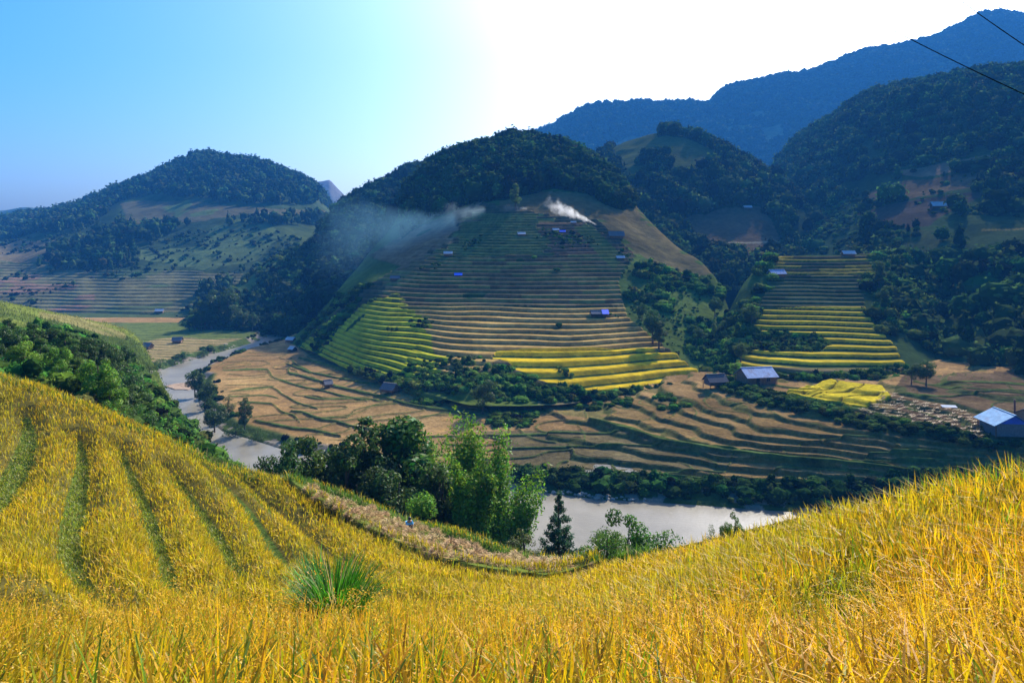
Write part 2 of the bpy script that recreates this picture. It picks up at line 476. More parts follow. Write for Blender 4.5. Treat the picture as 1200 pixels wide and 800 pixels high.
# --- the right-hand paddies climb in real steps that follow the contours
pxx = G.PX[fs]
wst = (pxx > 655+25*vnoise(Y*.1, X*0, 77)) & (sd > 5.5) & (zf > 1.5) & (Y < 200)
zw = zf+.55*fbm(X*.05, Y*.07, 78, 3)+.2*fbm(X*.2, Y*.2, 79, 2)
stp = np.where(vnoise(X*.02, X*0+3, 74) > -.1, .82, .82)
kst = np.floor(zw/stp); tst = zw/stp-kst
zst = (kst+sm(0, .22, tst))*stp-(zw-zf)
Z[fs] = zf = np.where(wst, zst, zf)
riser = wst & (tst < .21)
lip = wst & (tst > .24) & (tst < .30)
# --- fields of the valley floor
px, py = G.PX[fs], G.PY[fs]
wx = px+1.6*fbm(X*.09, Y*.09, 50, 3)*(120/np.maximum(Y, 60)); wy = py+1.1*fbm(X*.1, Y*.1, 51, 3)
cf = np.zeros(px.shape+(3,)); cf[:] = (.26, .155, .06)
big = fbm(X*.035, Y*.05, 60, 3)[..., None]
cf = cf*(1+.3*big)+np.maximum(0, big)*np.array((.05, .045, .015))
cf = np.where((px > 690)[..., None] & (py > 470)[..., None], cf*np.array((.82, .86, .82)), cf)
mud = in_poly(wx, wy, [(590, 520), (780, 524), (870, 538), (845, 556), (720, 560), (600, 547)]) | in_poly(wx, wy, [(560, 505), (730, 505), (780, 522), (600, 528)])
cf[mud] = np.array((.13, .10, .045))*(1+.3*big[mud])
wet = in_poly(px+5*fbm(X*.25, Y*.4, 66), py+3*fbm(X*.3, Y*.5, 67), [(700, 543), (733, 544), (760, 557), (690, 558)]) & (fbm(X*.6, Y*1.2, 68) > -.25)
Z[fs] -= wet*.12
cf[fbm(X*.25, Y*.5, 70, 3) > .42] *= np.array((1.25, 1.2, 1.05))
grn = (fbm(X*.06, Y*.1, 71, 3) > .42) & (px > 560)
cf[grn] = cf[grn]*.5+np.array((.05, .06, .015))
# left paddies beyond the bend
lf = in_poly(px, py, [(120, 378), (262, 378), (300, 388), (296, 399), (250, 412), (200, 427), (150, 436), (120, 436)])
lfc = np.where(((fbm(X*.02, Y*.02, 80)+(py-396)*.06) > 0)[..., None], np.array((.26, .19, .08)), np.array((.10, .125, .03)))
cf = np.where(lf[..., None], lfc, cf)
ph = ((Z[fs]*0+Y*.16+X*.03+1.2*fbm(X*.02, Y*.02, 81)) % 1)
cf = np.where((lf & (ph < .22))[..., None], np.array((.05, .07, .018)), cf)
# the fields of the far right, close under the dark slope
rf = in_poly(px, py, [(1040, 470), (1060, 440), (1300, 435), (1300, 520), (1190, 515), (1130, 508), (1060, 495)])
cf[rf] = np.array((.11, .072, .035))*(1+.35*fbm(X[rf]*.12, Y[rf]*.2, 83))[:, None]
zsum = np.zeros(px.shape)
BUND = [  # (pixel line, half thickness in pixels)
 ([(261, 434), (312, 433), (321, 443), (335, 448), (380, 459), (430, 470)], 1.3), ([(272, 459), (317, 454), (331, 462), (349, 472), (373, 479)], 1.3),
 ([(265, 466), (314, 464), (327, 467)], 1), ([(279, 472), (319, 473), (331, 483), (345, 488), (351, 495)], 1.4),
 ([(341, 482), (352, 483), (370, 490), (394, 495), (415, 501), (440, 503)], 1.8), ([(298, 494), (330, 500), (363, 504), (400, 512)], 1.8),
 ([(384, 490), (408, 490), (415, 481), (440, 475), (470, 472)], .9), ([(356, 465), (380, 468), (419, 467), (450, 470)], 1.2),
 ([(440, 502), (468, 499), (492, 490), (527, 484), (560, 486)], 1.0), ([(345, 425), (336, 435), (349, 440), (377, 448), (398, 455), (440, 464), (490, 476), (560, 488)], 2.0),
 ([(335, 426), (350, 432), (380, 440), (410, 446), (440, 452)], 1.5), ([(350, 420), (380, 428), (420, 440), (460, 452), (520, 470), (570, 480)], 2.4), ([(340, 418), (345, 426), (365, 436)], 1.3),
 ([(566, 511), (630, 510), (730, 508)], 1.1), ([(594, 526), (680, 525), (777, 523)], 1.1), ([(440, 520), (500, 512), (566, 511)], 1.0), ([(460, 540), (540, 532), (594, 526)], .9),
 ([(690, 496), (727, 505), (767, 517), (810, 527), (860, 533), (913, 542), (960, 546), (1007, 547), (1037, 551), (1066, 558), (1110, 566)], 3.0),
 ([(1016, 538), (1037, 534), (1083, 533), (1110, 538)], 2.0), ([(967, 521), (990, 516), (1025, 514), (1040, 506)], 1.5), ([(1013, 543), (1060, 543), (1120, 543)], 1.5),
 ([(902, 560), (917, 551), (946, 552), (996, 554), (1054, 560), (1090, 566)], 1.3), ([(777, 557), (800, 555), (847, 556), (860, 536)], .8),
 ([(607, 547), (660, 556), (720, 560), (780, 562), (860, 566), (960, 574)], 1.6),
 ([(890, 452), (920, 456), (950, 458)], 1.0), ([(895, 460), (930, 468), (1000, 482), (1060, 494)], 1.6), ([(1150, 520), (1176, 505), (1190, 520)], 1.2),
 ([(1050, 462), (1100, 468), (1160, 462), (1240, 470)], 1.0), ([(1060, 478), (1110, 500), (1120, 510)], 1.0), ([(1090, 452), (1140, 450), (1240, 455)], .9), ([(1060, 446), (1130, 458), (1240, 462)], .7), ([(1010, 495), (1080, 500), (1120, 512)], 1.0)]
bump = np.zeros(px.shape); bcol = np.zeros(px.shape)
for line, w in BUND:
    ln = smooth_line(line, 4)
    x0, x1 = ln[:, 0].min()-8, ln[:, 0].max()+8; y0, y1 = ln[:, 1].min()-8, ln[:, 1].max()+8
    m = (wx > x0) & (wx < x1) & (wy > y0) & (wy < y1)
    if not m.any(): continue
    d, f = dist_line(wx[m], wy[m], ln)
    if x0 < 520: w = w*.78
    w2 = w*(.75+.5*fbm(X[m]*.3, Y[m]*.3, 90, 2))*np.clip(np.minimum(f, 1-f)*14, .35, 1)
    bump[m] = np.maximum(bump[m], (1-sm(w2*.5, w2*1.6, d))*min(.35*w, 1.0))
    bcol[m] = np.maximum(bcol[m], 1-sm(w2*.8, w2*1.35, d))
iso = fbm(X*.022+.3*fbm(X*.05, Y*.05, 87, 2), Y*.034, 86, 3)*5.0
gi = np.hypot(np.gradient(iso, axis=0)/np.maximum(np.gradient(Y, axis=0), 1e-3), np.gradient(iso, axis=1)/np.maximum(np.gradient(X, axis=1), 1e-3))
df = np.abs(iso-np.round(iso))/np.maximum(gi, .02)          # metres to the nearest field edge
fine = (1-sm(.12, .5, df))*sm(5, 8, sd)*(~lf)*(~rf)*(Y < 300)*(~wst)
bump = np.maximum(bump, fine*.28); bcol = np.maximum(bcol, fine*.75)
cf = cf*(1+.22*vnoise(np.round(iso)*3.3, np.round(iso)*0+X*.004, 88))[..., None]
cut = wst & (np.abs((X*.045+kst*2.7+.3*vnoise(X*.1, Y*.1, 76)) % 1-.5) < .012)
bcol = np.maximum(bcol, np.maximum(riser*.62, cut*.8)); bump = np.maximum(bump, np.maximum(lip*.14, cut*.2))
cf = cf*(1+.16*wst*vnoise(kst*3.1, np.floor(X*.045+kst*2.7)*1.7, 75))[..., None]
Z[fs] += bump*sm(-2, 1, sd)
bc = np.array((.065, .09, .022))*(1+.5*fbm(X*.5, Y*.5, 91, 2))[..., None]
cf = cf*(1-bcol[..., None])+bc*bcol[..., None]
HEDGE = smooth_line([(846, 452), (872, 462), (908, 472), (967, 486), (1037, 503), (1098, 510), (1142, 521), (1185, 529)], 4)
dh, _ = dist_line(wx, wy, HEDGE)
hed = 1-sm(4, 7, dh)
cf = cf*(1-hed[..., None])+np.array(A['shrub'])*1.6*hed[..., None]
Z[fs] += .5*hed
YP = [(921, 464), (950, 456), (975, 450), (982, 453), (1007, 454), (1034, 455), (1044, 470), (1030, 474), (1016, 481), (967, 477), (940, 472), (926, 467)]
yp = in_poly(px, py, YP)
dl = np.full(px.shape, 9.0)
for ln in ([(940, 466), (962, 462), (980, 456), (982, 452)], [(950, 470), (975, 465), (1006, 461), (1012, 455)], [(985, 474), (1005, 468), (1030, 467)], [(921, 461), (945, 461), (960, 460)]):
    dl = np.minimum(dl, dist_line(px, py, smooth_line(ln), 1, 1.3)[0])
cf[yp] = np.array((.46, .34, .02))
cf[yp & (dl < .9)] = np.array((.12, .11, .02))
Z[fs] += np.where(yp & (dl >= .9), .75, 0)
Z_floor = Z[fs]
# river margin: gravel and grass
mg = np.where(fbm(X*.2, Y*.2, 95) > .15, 1, 0)[..., None]
bank = np.where(mg, np.array((.2, .17, .13)), np.array((.055, .08, .02)))
wgt = (1-sm(2.2, 4.5, sd))[..., None]
cf = cf*(1-wgt)+bank*wgt
wgt = ((1-sm(4, 6, sd))*sm(2.2, 4, sd)*(px > 560))[..., None]
cf = cf*(1-wgt)+np.array((.035, .055, .016))*wgt
cf[bar & (sd < 1)] = np.array((.34, .24, .16))
slope = sm(0, 20, G.Y[fs]-76)[..., None]
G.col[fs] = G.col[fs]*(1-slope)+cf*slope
G.col[G.seg[16]:] = (.05, .07, .025)
G.mesh('hillside', M_ground, 0, G.seg[11]+1, 'foreground hillside of rice terraces falling to the river', 'hillside')
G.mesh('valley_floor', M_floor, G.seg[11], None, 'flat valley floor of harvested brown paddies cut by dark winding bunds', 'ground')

# ------------------------------------------------------------------ hills
def hill(name, mat, c, table, rows, back=(1.35, -20), label='', cat='hill', low=0, lowx=(-9e9, 9e9)):
    """table: px -> list of (distance, photo row) from foot to crest; a back slope is added"""
    tab = []
    for px_, f in table:
        Yc, pyc = f[-1]; zc = ZC+(HY-pyc)/F*Yc-(low if lowx[0] < px_ < lowx[1] else 0)      # the trees make up the rest of the outline
        tab.append((px_, list(f[:-1])+[(Yc, zc, 1)]+[(Yc*1.06+4, zc-.02*Yc*.6-1, 1), (Yc*back[0]+10, back[1], 1)]))
    p = Patch(c, tab, rows[:len(table[0][1])-1]+[14, 30])
    p.ncrest = p.seg[-3]
    p.name = name; p.mat = mat; p.label = label; p.cat = cat
    return p

# --- the grassy spur left of the river, with the thicket on it
SP = hill('hill', M_hill, cols(-420, 285, 2.2, 12), [
 (-420, [(40, 470), (62, 430), (90, 370), (150, 320)]), (-100, [(47, 450), (62, 432), (90, 390), (142, 340)]),
 (0, [(47.5, 446), (62, 430), (88, 392), (140, 353)]), (50, [(47.5, 462), (62, 442), (90, 405), (145, 364.5)]),
 (100, [(47.5, 486), (62, 466), (92, 428), (150, 375)]), (140, [(47.5, 512), (62, 495), (95, 450), (155, 384)]),
 (160, [(47.5, 522), (62, 508), (95, 464), (152, 396)]), (180, [(47.5, 535), (62, 522), (95, 485), (146, 428)]), (200, [(47, 545), (60, 534), (95, 508), (140, 468)]),
 (240, [(46, 570), (58, 565), (90, 545), (125, 520)]), (285, [(45, 600), (56, 600), (85, 590), (105, 570)])],
 [30, 60, 110], (1.25, -1.5), 'sunlit grassy spur with a thicket left of the river')
Z = SP.Z; Z += 1.0*fbm(SP.X*.06, SP.Y*.06, 101)*sm(0, 14, SP.Y-SP.Y[0:1])
SP.paint(np.ones(Z.shape), (.05, .075, .02))
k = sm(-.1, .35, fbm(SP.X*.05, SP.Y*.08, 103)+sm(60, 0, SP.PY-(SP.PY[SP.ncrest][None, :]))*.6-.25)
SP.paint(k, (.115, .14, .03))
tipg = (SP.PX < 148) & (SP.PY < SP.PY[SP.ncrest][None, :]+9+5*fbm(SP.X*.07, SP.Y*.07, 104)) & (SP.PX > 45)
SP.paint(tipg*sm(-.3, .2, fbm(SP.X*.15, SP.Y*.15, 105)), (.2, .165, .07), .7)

# --- the terraced hill in the middle
CH = hill('terraced_hill', M_hill, cols(340, 890, 1.6), [
 (340, [(300, 402), (302, 401), (304, 400), (306, 399), (308, 398)]), (370, [(255, 416), (268, 404), (280, 392), (292, 382), (300, 372)]),
 (400, [(229, 430), (250, 400), (275, 372), (300, 350), (322, 335)]), (430, [(208, 443), (250, 376), (285, 338), (318, 315), (345, 299)]),
 (460, [(196, 453), (250, 365), (298, 318), (330, 290), (375, 262)]), (490, [(183, 466), (248, 364), (303, 298), (345, 268), (430, 212)]),
 (520, [(175, 473), (245, 364), (300, 292), (345, 255), (440, 182)]), (560, [(167, 480), (243, 366), (295, 290), (345, 238), (445, 169)]),
 (600, [(167, 482), (241, 366), (290, 290), (345, 230), (445, 162)]), (650, [(168, 480), (238, 367), (292, 290), (345, 228), (440, 166)]),
 (700, [(174, 474), (236, 368), (295, 290), (340, 235), (425, 188)]), (745, [(180, 468), (236, 372), (285, 305), (320, 268), (360, 240)]),
 (790, [(186, 463), (234, 378), (265, 335), (290, 308), (318, 286)]), (835, [(190, 457), (225, 400), (248, 365), (268, 340), (285, 320)]),
 (860, [(195, 450), (215, 425), (228, 405), (240, 390), (250, 378)]), (890, [(198, 447), (202, 446), (206, 445), (210, 444), (214, 443)])],
 [330, 240, 110, 70], (1.5, -5), 'terraced hill in striped yellow, tan and brown rice steps, forest on its crest', low=6.5, lowx=(470, 720))
p = CH; Z = p.Z; X, Y, px, py = p.X, p.Y, p.PX, p.PY
wob = 1.0*fbm(X*.02, Y*.02, 110, 3)
terr_zone = in_poly(px, py, [(330, 430), (356, 402), (415, 345), (470, 312), (432, 300), (478, 272), (528, 250), (560, 236), (640, 252), (700, 258), (745, 300), (724, 330), (735, 372), (770, 400), (818, 436), (812, 452), (700, 462), (500, 462), (380, 440)])
zone_s = terr_zone*1.0
def terrace(z, step, riser):
    k = np.floor(z/step); t = z/step-k
    return (k+sm(0, riser, t))*step, t, k
lo = py > 362+3*vnoise(X*.05, Y*.05, 111)
step = 1.36
z1, t1, k1 = terrace(Z+wob*.5, step, .4)
z2, t2, k2 = terrace(Z+wob*.5, 1.45, .4)
zt = np.where(lo, z1, z2)-wob*.5; tt = np.where(lo, t1, t2); kk = np.where(lo, k1, k2+100)
p.paint(np.ones(Z.shape), (.06, .09, .022))
gr = fbm(X*.05, Y*.05, 112)
p.paint(sm(0, .4, gr), (.10, .135, .027), .8)
jx = px+5*vnoise(X*.08, Y*.08, 113)+14*(vnoise(kk*7.1, kk*0+3.3, 114)); jy = py+1.5*vnoise(X*.06, Y*.06, 115)
def zone(poly): return in_poly(jx, jy, poly) & terr_zone
PLOTS = []
z_yel = zone([(592, 412), (700, 409), (770, 408), (830, 436), (820, 456), (700, 462), (640, 452), (585, 424)])
z_tan = zone([(468, 360), (735, 360), (790, 412), (592, 416), (540, 452), (470, 436), (500, 400)])
z_lime = zone([(320, 430), (400, 372), (455, 343), (480, 362), (500, 380), (520, 420), (510, 445), (380, 446)])
z_dark = zone([(470, 300), (735, 300), (735, 364), (440, 364), (440, 330)])
z_up = zone([(560, 250), (640, 250), (640, 300), (500, 306), (530, 280)])
z_red = zone([(630, 262), (690, 262), (735, 300), (640, 300)])
z_fal = zone([(425, 320), (432, 298), (480, 268), (530, 246), (560, 236), (540, 268), (500, 300), (470, 318)])
for m_, st_, of_ in ((z_lime, 1.3, .55), (z_yel, 1.62, .3), (z_tan, 1.22, .8), (z_up, 1.2, .4), (z_red, 1.6, .1)):
    a_, b_, c_ = terrace(Z+wob*(.5+of_)+of_, st_, .38)
    zt = np.where(m_, a_-wob*(.5+of_)-of_, zt); tt = np.where(m_, b_, tt); kk = np.where(m_, c_+of_*300, kk)
base_t = np.zeros(Z.shape+(3,)); base_t[:] = A['bund']
rise = tt < .13
rnd = vnoise(kk*3.7, np.floor(jx/42+kk*.37)*5.1, 120)[..., None]
spots = fbm(X*.5, Y*.5, 121, 2)[..., None]
def tread(m, c, cr=None, v=.25):
    global base_t
    c = np.asarray(c)*(1+v*rnd+.15*spots)
    base_t = np.where((m & ~rise)[..., None], c, base_t)
    if cr is not None: base_t = np.where((m & rise)[..., None], np.asarray(cr)*(1+.4*spots), base_t)
tread(terr_zone, (.085, .07, .035), (.03, .045, .014))
tread(z_dark, (.18, .12, .05), (.10, .092, .032), .45)
thin = (tt > .12) & (tt < .34) & z_dark & (rnd[..., 0] > 0)
tread(z_up, (.14, .14, .04), (.065, .09, .022), .3)
tread(z_red, (.18, .105, .055), (.05, .05, .022), .25)
tread(z_fal, (.17, .115, .06), (.15, .10, .05), .12)
tread(z_tan, (.32, .20, .06), (.07, .08, .02), .25)
tread(z_lime, (.34, .31, .018), (.05, .085, .016), .2)
tread(z_yel, (.50, .33, .015), (.055, .09, .018), .12)
base_t = np.where(thin[..., None], np.array((.13, .125, .035))*(1+.4*rnd), base_t)
stook = False & z_tan & (jy > 383) & (jy < 412) & ~rise & (vnoise(X*1.1, kk*3.0, 122) > .55)
base_t = np.where(stook[..., None], np.array((.38, .29, .15)), base_t)
bush = terr_zone & (fbm(X*.07, Y*.09, 123, 3) > np.where(z_tan | z_yel | z_dark, .62, .45))
base_t = np.where(bush[..., None], np.array((.04, .065, .016)), base_t)
Z[:] = np.where(terr_zone, np.where(z_fal, Z*.75+zt*.25, zt), Z+.9*fbm(X*.08, Y*.08, 125))
p.col[:] = np.where(terr_zone[..., None], base_t, p.col)
fl = in_poly(jx, jy, [(585, 232), (640, 222), (700, 228), (745, 240), (790, 285), (842, 320), (812, 332), (745, 300), (700, 258), (620, 250), (580, 246)])
p.paint(fl*1.0, (.135, .095, .042), .85)
gl = in_poly(px+6*gr, py+4*gr, [(735, 305), (690, 262), (672, 268), (720, 318)])
p.paint(gl*1.0, (.13, .14, .03), .8)
gf = in_poly(px+5*gr, py+5*gr, [(728, 322), (745, 303), (812, 330), (842, 322), (850, 340), (812, 400), (770, 395), (735, 370)])
p.paint(gf*sm(-.4, .3, gr), (.085, .115, .024), .9)
# pale stony track and steps of the lower skirt
sk = (py > 440) & ~terr_zone
zz, t3, k3 = terrace(Z, 2.1, .5)
Z[:] = np.where(sk, zz, Z)
p.paint((sk & (t3 > .62) & (vnoise(k3*5.1, np.floor(px/90.)*3, 130) > .1))*1.0, (.22, .16, .07), .8)
far_crest = (py < 262-40*sm(560, 700, px)*0) & (Y > 335) & ~terr_zone & ~fl
CH.forest = in_poly(px+4*gr, py+3*gr, [(470, 280), (480, 150), (730, 150), (722, 205), (744, 240), (730, 246), (705, 236), (690, 226), (640, 222), (590, 236), (548, 238), (520, 250), (490, 264)]) | ((p.row > p.ncrest) & (px > 430) & (px < 725))
p.paint(CH.forest*1.0, A['wood'])
Z += 2.6*fbm(X*.03, Y*.03, 126)*sm(300, 380, Y)*~terr_zone

# --- the smaller terraced hill on the right
SH = hill('terraced_hill', M_hill, cols(828, 1110, 1.6), [
 (828, [(192, 456), (198, 450), (206, 445), (214, 440)]), (850, [(190, 447), (205, 425), (222, 400), (238, 375)]), (870, [(186, 437), (206, 405), (230, 365), (252, 335)]),
 (890, [(181, 440), (206, 398), (236, 345), (262, 312)]), (910, [(178, 443), (206, 395), (240, 338), (268, 303)]), (960, [(173, 447), (204, 394), (242, 335), (272, 299)]),
 (1020, [(173, 447), (204, 394), (244, 335), (278, 298)]), (1060, [(177, 443), (208, 395), (248, 338), (284, 300)]), (1080, [(186, 435), (214, 396), (252, 340), (290, 303)]), (1110, [(205, 425), (225, 396), (258, 345), (294, 310)])],
 [200, 200, 130], (1.5, 0), 'smaller terraced hill with narrow yellow rice steps, set in dark scrub')
p = SH; Z = p.Z; X, Y, px, py = p.X, p.Y, p.PX, p.PY
tz = in_poly(px+4*vnoise(X*.1, Y*.1, 140), py, [(862, 428), (872, 402), (885, 372), (900, 335), (905, 302), (1028, 298), (1022, 330), (1010, 350), (1025, 385), (1050, 410), (1068, 436), (1000, 446), (940, 444), (890, 436)])
lo = py > 362
wob = .8*fbm(X*.025, Y*.02, 141, 3)
z1, t1, k1 = terrace(Z+wob, 1.28, .36); z2, t2, k2 = terrace(Z+wob, 1.12, .36)
zt = np.where(lo, z1, z2)-wob; tt = np.where(lo, t1, t2); kk = np.where(lo, k1, k2+100)
p.paint(np.ones(Z.shape), (.035, .055, .017))
gr = fbm(X*.06, Y*.06, 142); p.paint(sm(0, .4, gr), (.055, .085, .02), .8)
rise = tt < .16
rnd = vnoise(kk*3.7, np.floor(px/50+kk*.4)*5.1, 143)[..., None]
c = np.zeros(Z.shape+(3,)); c[:] = (.05, .072, .018)
yel = (py > 362) & (py < 432); mid = (py <= 362) & (py > 325); top = py <= 325
thn = tt < .8
c = np.where((yel & ~rise & thn)[..., None], np.array((.42, .29, .02))*(1+.35*rnd), c)
c = np.where((yel & ~rise & ~thn)[..., None], np.array((.10, .10, .025)), c)
c = np.where((mid & ~rise)[..., None], np.array((.10, .088, .036))*(1+.5*rnd), c)
c = np.where((top & ~rise)[..., None], np.where(rnd > -.1, np.array((.34, .22, .03)), np.array((.10, .075, .035))), c)
c = np.where(((py >= 432) & ~rise)[..., None], np.array((.15, .115, .05)), c)
sh = in_poly(px+5*gr, py+3*gr, [(866, 405), (900, 388), (960, 394), (972, 404), (955, 412), (900, 414), (870, 412)])
c = np.where(sh[..., None], np.array((.06, .09, .018)), c)
Z[:] = np.where(tz & ~sh, zt, Z+.9*fbm(X*.08, Y*.08, 145))
p.col[:] = np.where(tz[..., None], c, p.col)

# --- wooded middle hill, right slope, back ridge, left hill, river flank, far peaks
MH = hill('wooded_hill', M_hill, cols(655, 1010, 2), [
 (655, [(410, 300), (470, 240), (600, 207)]), (700, [(380, 310), (460, 240), (620, 183)]), (735, [(360, 320), (450, 240), (620, 165)]), (780, [(345, 335), (430, 260), (600, 151)]),
 (830, [(335, 345), (420, 272), (580, 163)]), (880, [(330, 345), (410, 278), (560, 190)]), (920, [(325, 340), (400, 290), (520, 214)]), (960, [(320, 340), (380, 310), (450, 262)]), (1010, [(320, 345), (350, 335), (380, 325)])],
 [100, 140], (1.4, 0), 'wooded middle hill with small dark fields, between the terraced hill and the gully', low=5.5)
p = MH; X, Y, px, py = p.X, p.Y, p.PX, p.PY
gr = fbm(X*.03, Y*.03, 150)
p.Z += 5*fbm(X*.018, Y*.018, 151)+1.5*gr
fld = in_poly(px+3*gr, py+2*gr, [(800, 252), (840, 243), (890, 243), (905, 262), (925, 300), (880, 306), (815, 290)])
fld2 = in_poly(px+4*gr, py+4*gr, [(715, 178), (760, 158), (800, 163), (850, 182), (838, 200), (790, 205), (740, 212)]) & (gr > -.25)
p.paint(np.ones(px.shape), (.03, .045, .014)); p.paint(fld*1.0, (.10, .07, .035)); p.paint(fld2*1.0, (.07, .08, .022))
ln = np.abs(py-281) < .8; p.paint((fld & ln)*1.0, (.22, .18, .11))
p.forest = ~fld & ~fld2 & (gr > -.55)
RH = hill('wooded_hill', M_hill, cols(895, 1600, 2), [
 (895, [(430, 300), (520, 262), (640, 228)]), (925, [(400, 312), (500, 255), (680, 178)]), (960, [(350, 322), (480, 235), (680, 150)]), (1010, [(300, 330), (440, 225), (660, 121)]),
 (1050, [(235, 375), (400, 225), (640, 106)]), (1085, [(205, 422), (370, 232), (620, 97)]), (1150, [(185, 436), (330, 240), (580, 87)]), (1200, [(172, 447), (310, 250), (560, 80)]), (1300, [(160, 455), (280, 260), (520, 66)]), (1900, [(150, 460), (260, 270), (480, 40)])],
 [150, 160, 30], (1.4, 0), 'dark steep slope of forest and shaded fields', low=5)
p = RH; X, Y, px, py = p.X, p.Y, p.PX, p.PY
gr = fbm(X*.03, Y*.03, 160)
p.Z += 7*fbm(X*.014, Y*.012, 161)*sm(0, 60, Y-p.Y[:1])+1.2*gr
f1 = in_poly(px+5*gr, py+2*gr, [(1042, 200), (1100, 190), (1172, 178), (1172, 190), (1120, 200), (1080, 204)])
f2 = in_poly(px+5*gr, py+2*gr, [(1010, 222), (1060, 208), (1155, 202), (1150, 218), (1090, 232), (1008, 242)])
f3 = in_poly(px+5*gr, py+2*gr, [(1000, 246), (1090, 234), (1160, 222), (1120, 245), (1090, 268), (1020, 272)])
f4 = in_poly(px+5*gr, py+2*gr, [(990, 285), (1080, 272), (1110, 275), (1100, 296), (1030, 302)])
f5 = in_poly(px+6*gr, py+2*gr, [(1120, 262), (1200, 240), (1400, 230), (1400, 300), (1200, 300), (1120, 285)])
p.paint(np.ones(px.shape), (.035, .055, .017))
p.paint(sm(-.1, .3, gr)*1.0, (.05, .072, .02), .7)
for f, c in ((f1, (.17, .11, .06)), (f2, (.10, .07, .034)), (f3, (.06, .045, .028)), (f4, (.05, .06, .02)), (f5, (.04, .055, .018))): p.paint(f*1.0, c)
p.paint((in_poly(px, py, [(1150, 269.5), (1260, 265), (1260, 267), (1150, 271.5)]))*1.0, (.13, .10, .03))
p.paint((in_poly(px+3*gr, py+3*gr, [(1045, 302), (1056, 312), (1062, 324), (1052, 322)]))*1.0, (.13, .07, .04))
scr = in_poly(px, py, [(900, 300), (940, 262), (1000, 225), (1010, 245), (1000, 290), (960, 320)])
p.forest = ~(f1 | f2 | f3 | f4 | f5 | scr) & (gr > -.6)
p.scrub = scr
BR = hill('mountain', M_far, cols(540, 1500, 2.4), [
 (540, [(1170, 300), (1430, 240), (1755, 195)]), (590, [(1144, 300), (1378, 230), (1755, 164)]), (640, [(1118, 300), (1352, 215), (1755, 149)]), (690, [(1092, 300), (1326, 205), (1755, 124)]), (720, [(1092, 300), (1326, 200), (1755, 120.5)]),
 (770, [(1079, 300), (1326, 198), (1755, 121)]), (828, [(1066, 300), (1313, 192), (1768, 122)]), (850, [(1066, 300), (1313, 190), (1794, 106)]), (900, [(1066, 300), (1313, 186), (1820, 95)]), (950, [(1066, 300), (1313, 182), (1820, 84)]), (1020, [(1066, 300), (1313, 165), (1846, 60)]),
 (1100, [(1066, 300), (1313, 150), (1859, 43)]), (1165, [(1066, 300), (1313, 140), (1859, 19)]), (1205, [(1066, 300), (1313, 135), (1859, 24)]), (1300, [(1066, 290), (1313, 130), (1859, 10)]), (1900, [(1040, 280), (1300, 120), (1820, 0)])],
 [60, 100], (1.07, 0), 'high blue mountain ridge closing the valley', 'mountain', low=9)
p = BR; X, Y, px, py = p.X, p.Y, p.PX, p.PY
gr = fbm(X*.008, Y*.008, 170)
p.Z += 9*fbm(X*.006, Y*.006, 171)+2.6*fbm(X*.025, Y*.025, 172)
p.paint(np.ones(px.shape), (.02, .03, .014))
f1 = in_poly(px+4*gr, py+3*gr, [(700, 178), (740, 160), (760, 165), (720, 178)]) | in_poly(px+5*gr, py+3*gr, [(845, 150), (880, 146), (882, 153), (850, 156)]) | in_poly(px+5*gr, py+3*gr, [(890, 150), (915, 145), (918, 156), (905, 168), (890, 160)]) | in_poly(px+4*gr, py+2*gr, [(880, 134), (900, 130), (896, 138), (884, 139)]) | in_poly(px+4*gr, py+2*gr, [(925, 130), (945, 129), (945, 133)])
p.paint(f1*1.0, (.12, .11, .05))
p.forest = ~f1
LH = hill('wooded_hill', M_far, cols(-500, 470, 2), [
 (-500, [(420, 388), (560, 330), (800, 285), (1000, 265)]), (0, [(420, 388), (540, 325), (760, 280), (1000, 254)]), (60, [(420, 388), (540, 322), (750, 266), (1000, 247)]), (100, [(415, 388), (540, 318), (750, 258), (1000, 235)]),
 (150, [(410, 388), (530, 318), (720, 250), (1000, 214)]), (200, [(405, 388), (530, 318), (710, 248), (1000, 195)]), (245, [(400, 388), (520, 318), (700, 247), (1000, 183)]), (290, [(400, 388), (520, 318), (700, 248), (1000, 189)]),
 (330, [(400, 388), (520, 318), (700, 252), (1000, 200)]), (365, [(400, 388), (520, 322), (710, 262), (1000, 212)]), (390, [(400, 388), (520, 330), (710, 275), (1000, 238)]), (420, [(400, 388), (520, 345), (710, 300), (1000, 275)]), (470, [(400, 390), (520, 372), (710, 350), (1000, 340)])],
 [110, 130, 90], (1.4, 0), 'hazy blue-green hill with dry terraces below and a wooded summit', low=7)
p = LH; X, Y, px, py = p.X, p.Y, p.PX, p.PY
gr = fbm(X*.02, Y*.02, 180)
p.Z += 7*fbm(X*.009, Y*.009, 181)*sm(0, 80, Y-p.Y[:1])+1.5*gr
zt, tt, kk = terrace(p.Z, 1.9, .5)
jx = px+5*gr; jy = py+3*gr
dry = in_poly(jx, jy, [(-200, 318), (0, 308), (60, 310), (150, 314), (240, 312), (285, 316), (270, 340), (235, 362), (150, 370), (0, 375), (-200, 380)])
dry2 = in_poly(jx, jy, [(-60, 292), (30, 283), (100, 276), (95, 290), (70, 305), (-60, 310)])
plat = in_poly(jx, jy, [(140, 240), (170, 234), (240, 236), (300, 244), (385, 250), (380, 256), (300, 250), (230, 258), (150, 262)])
mead = in_poly(jx, jy, [(160, 300), (165, 288), (230, 283), (250, 262), (310, 258), (330, 280), (300, 300), (240, 310)])
p.paint(np.ones(px.shape), (.04, .06, .022))
p.paint(sm(-.1, .3, gr), (.055, .075, .026))
p.paint(mead*1.0, (.09, .12, .04)); p.paint(dry*1.0, (.14, .125, .055))
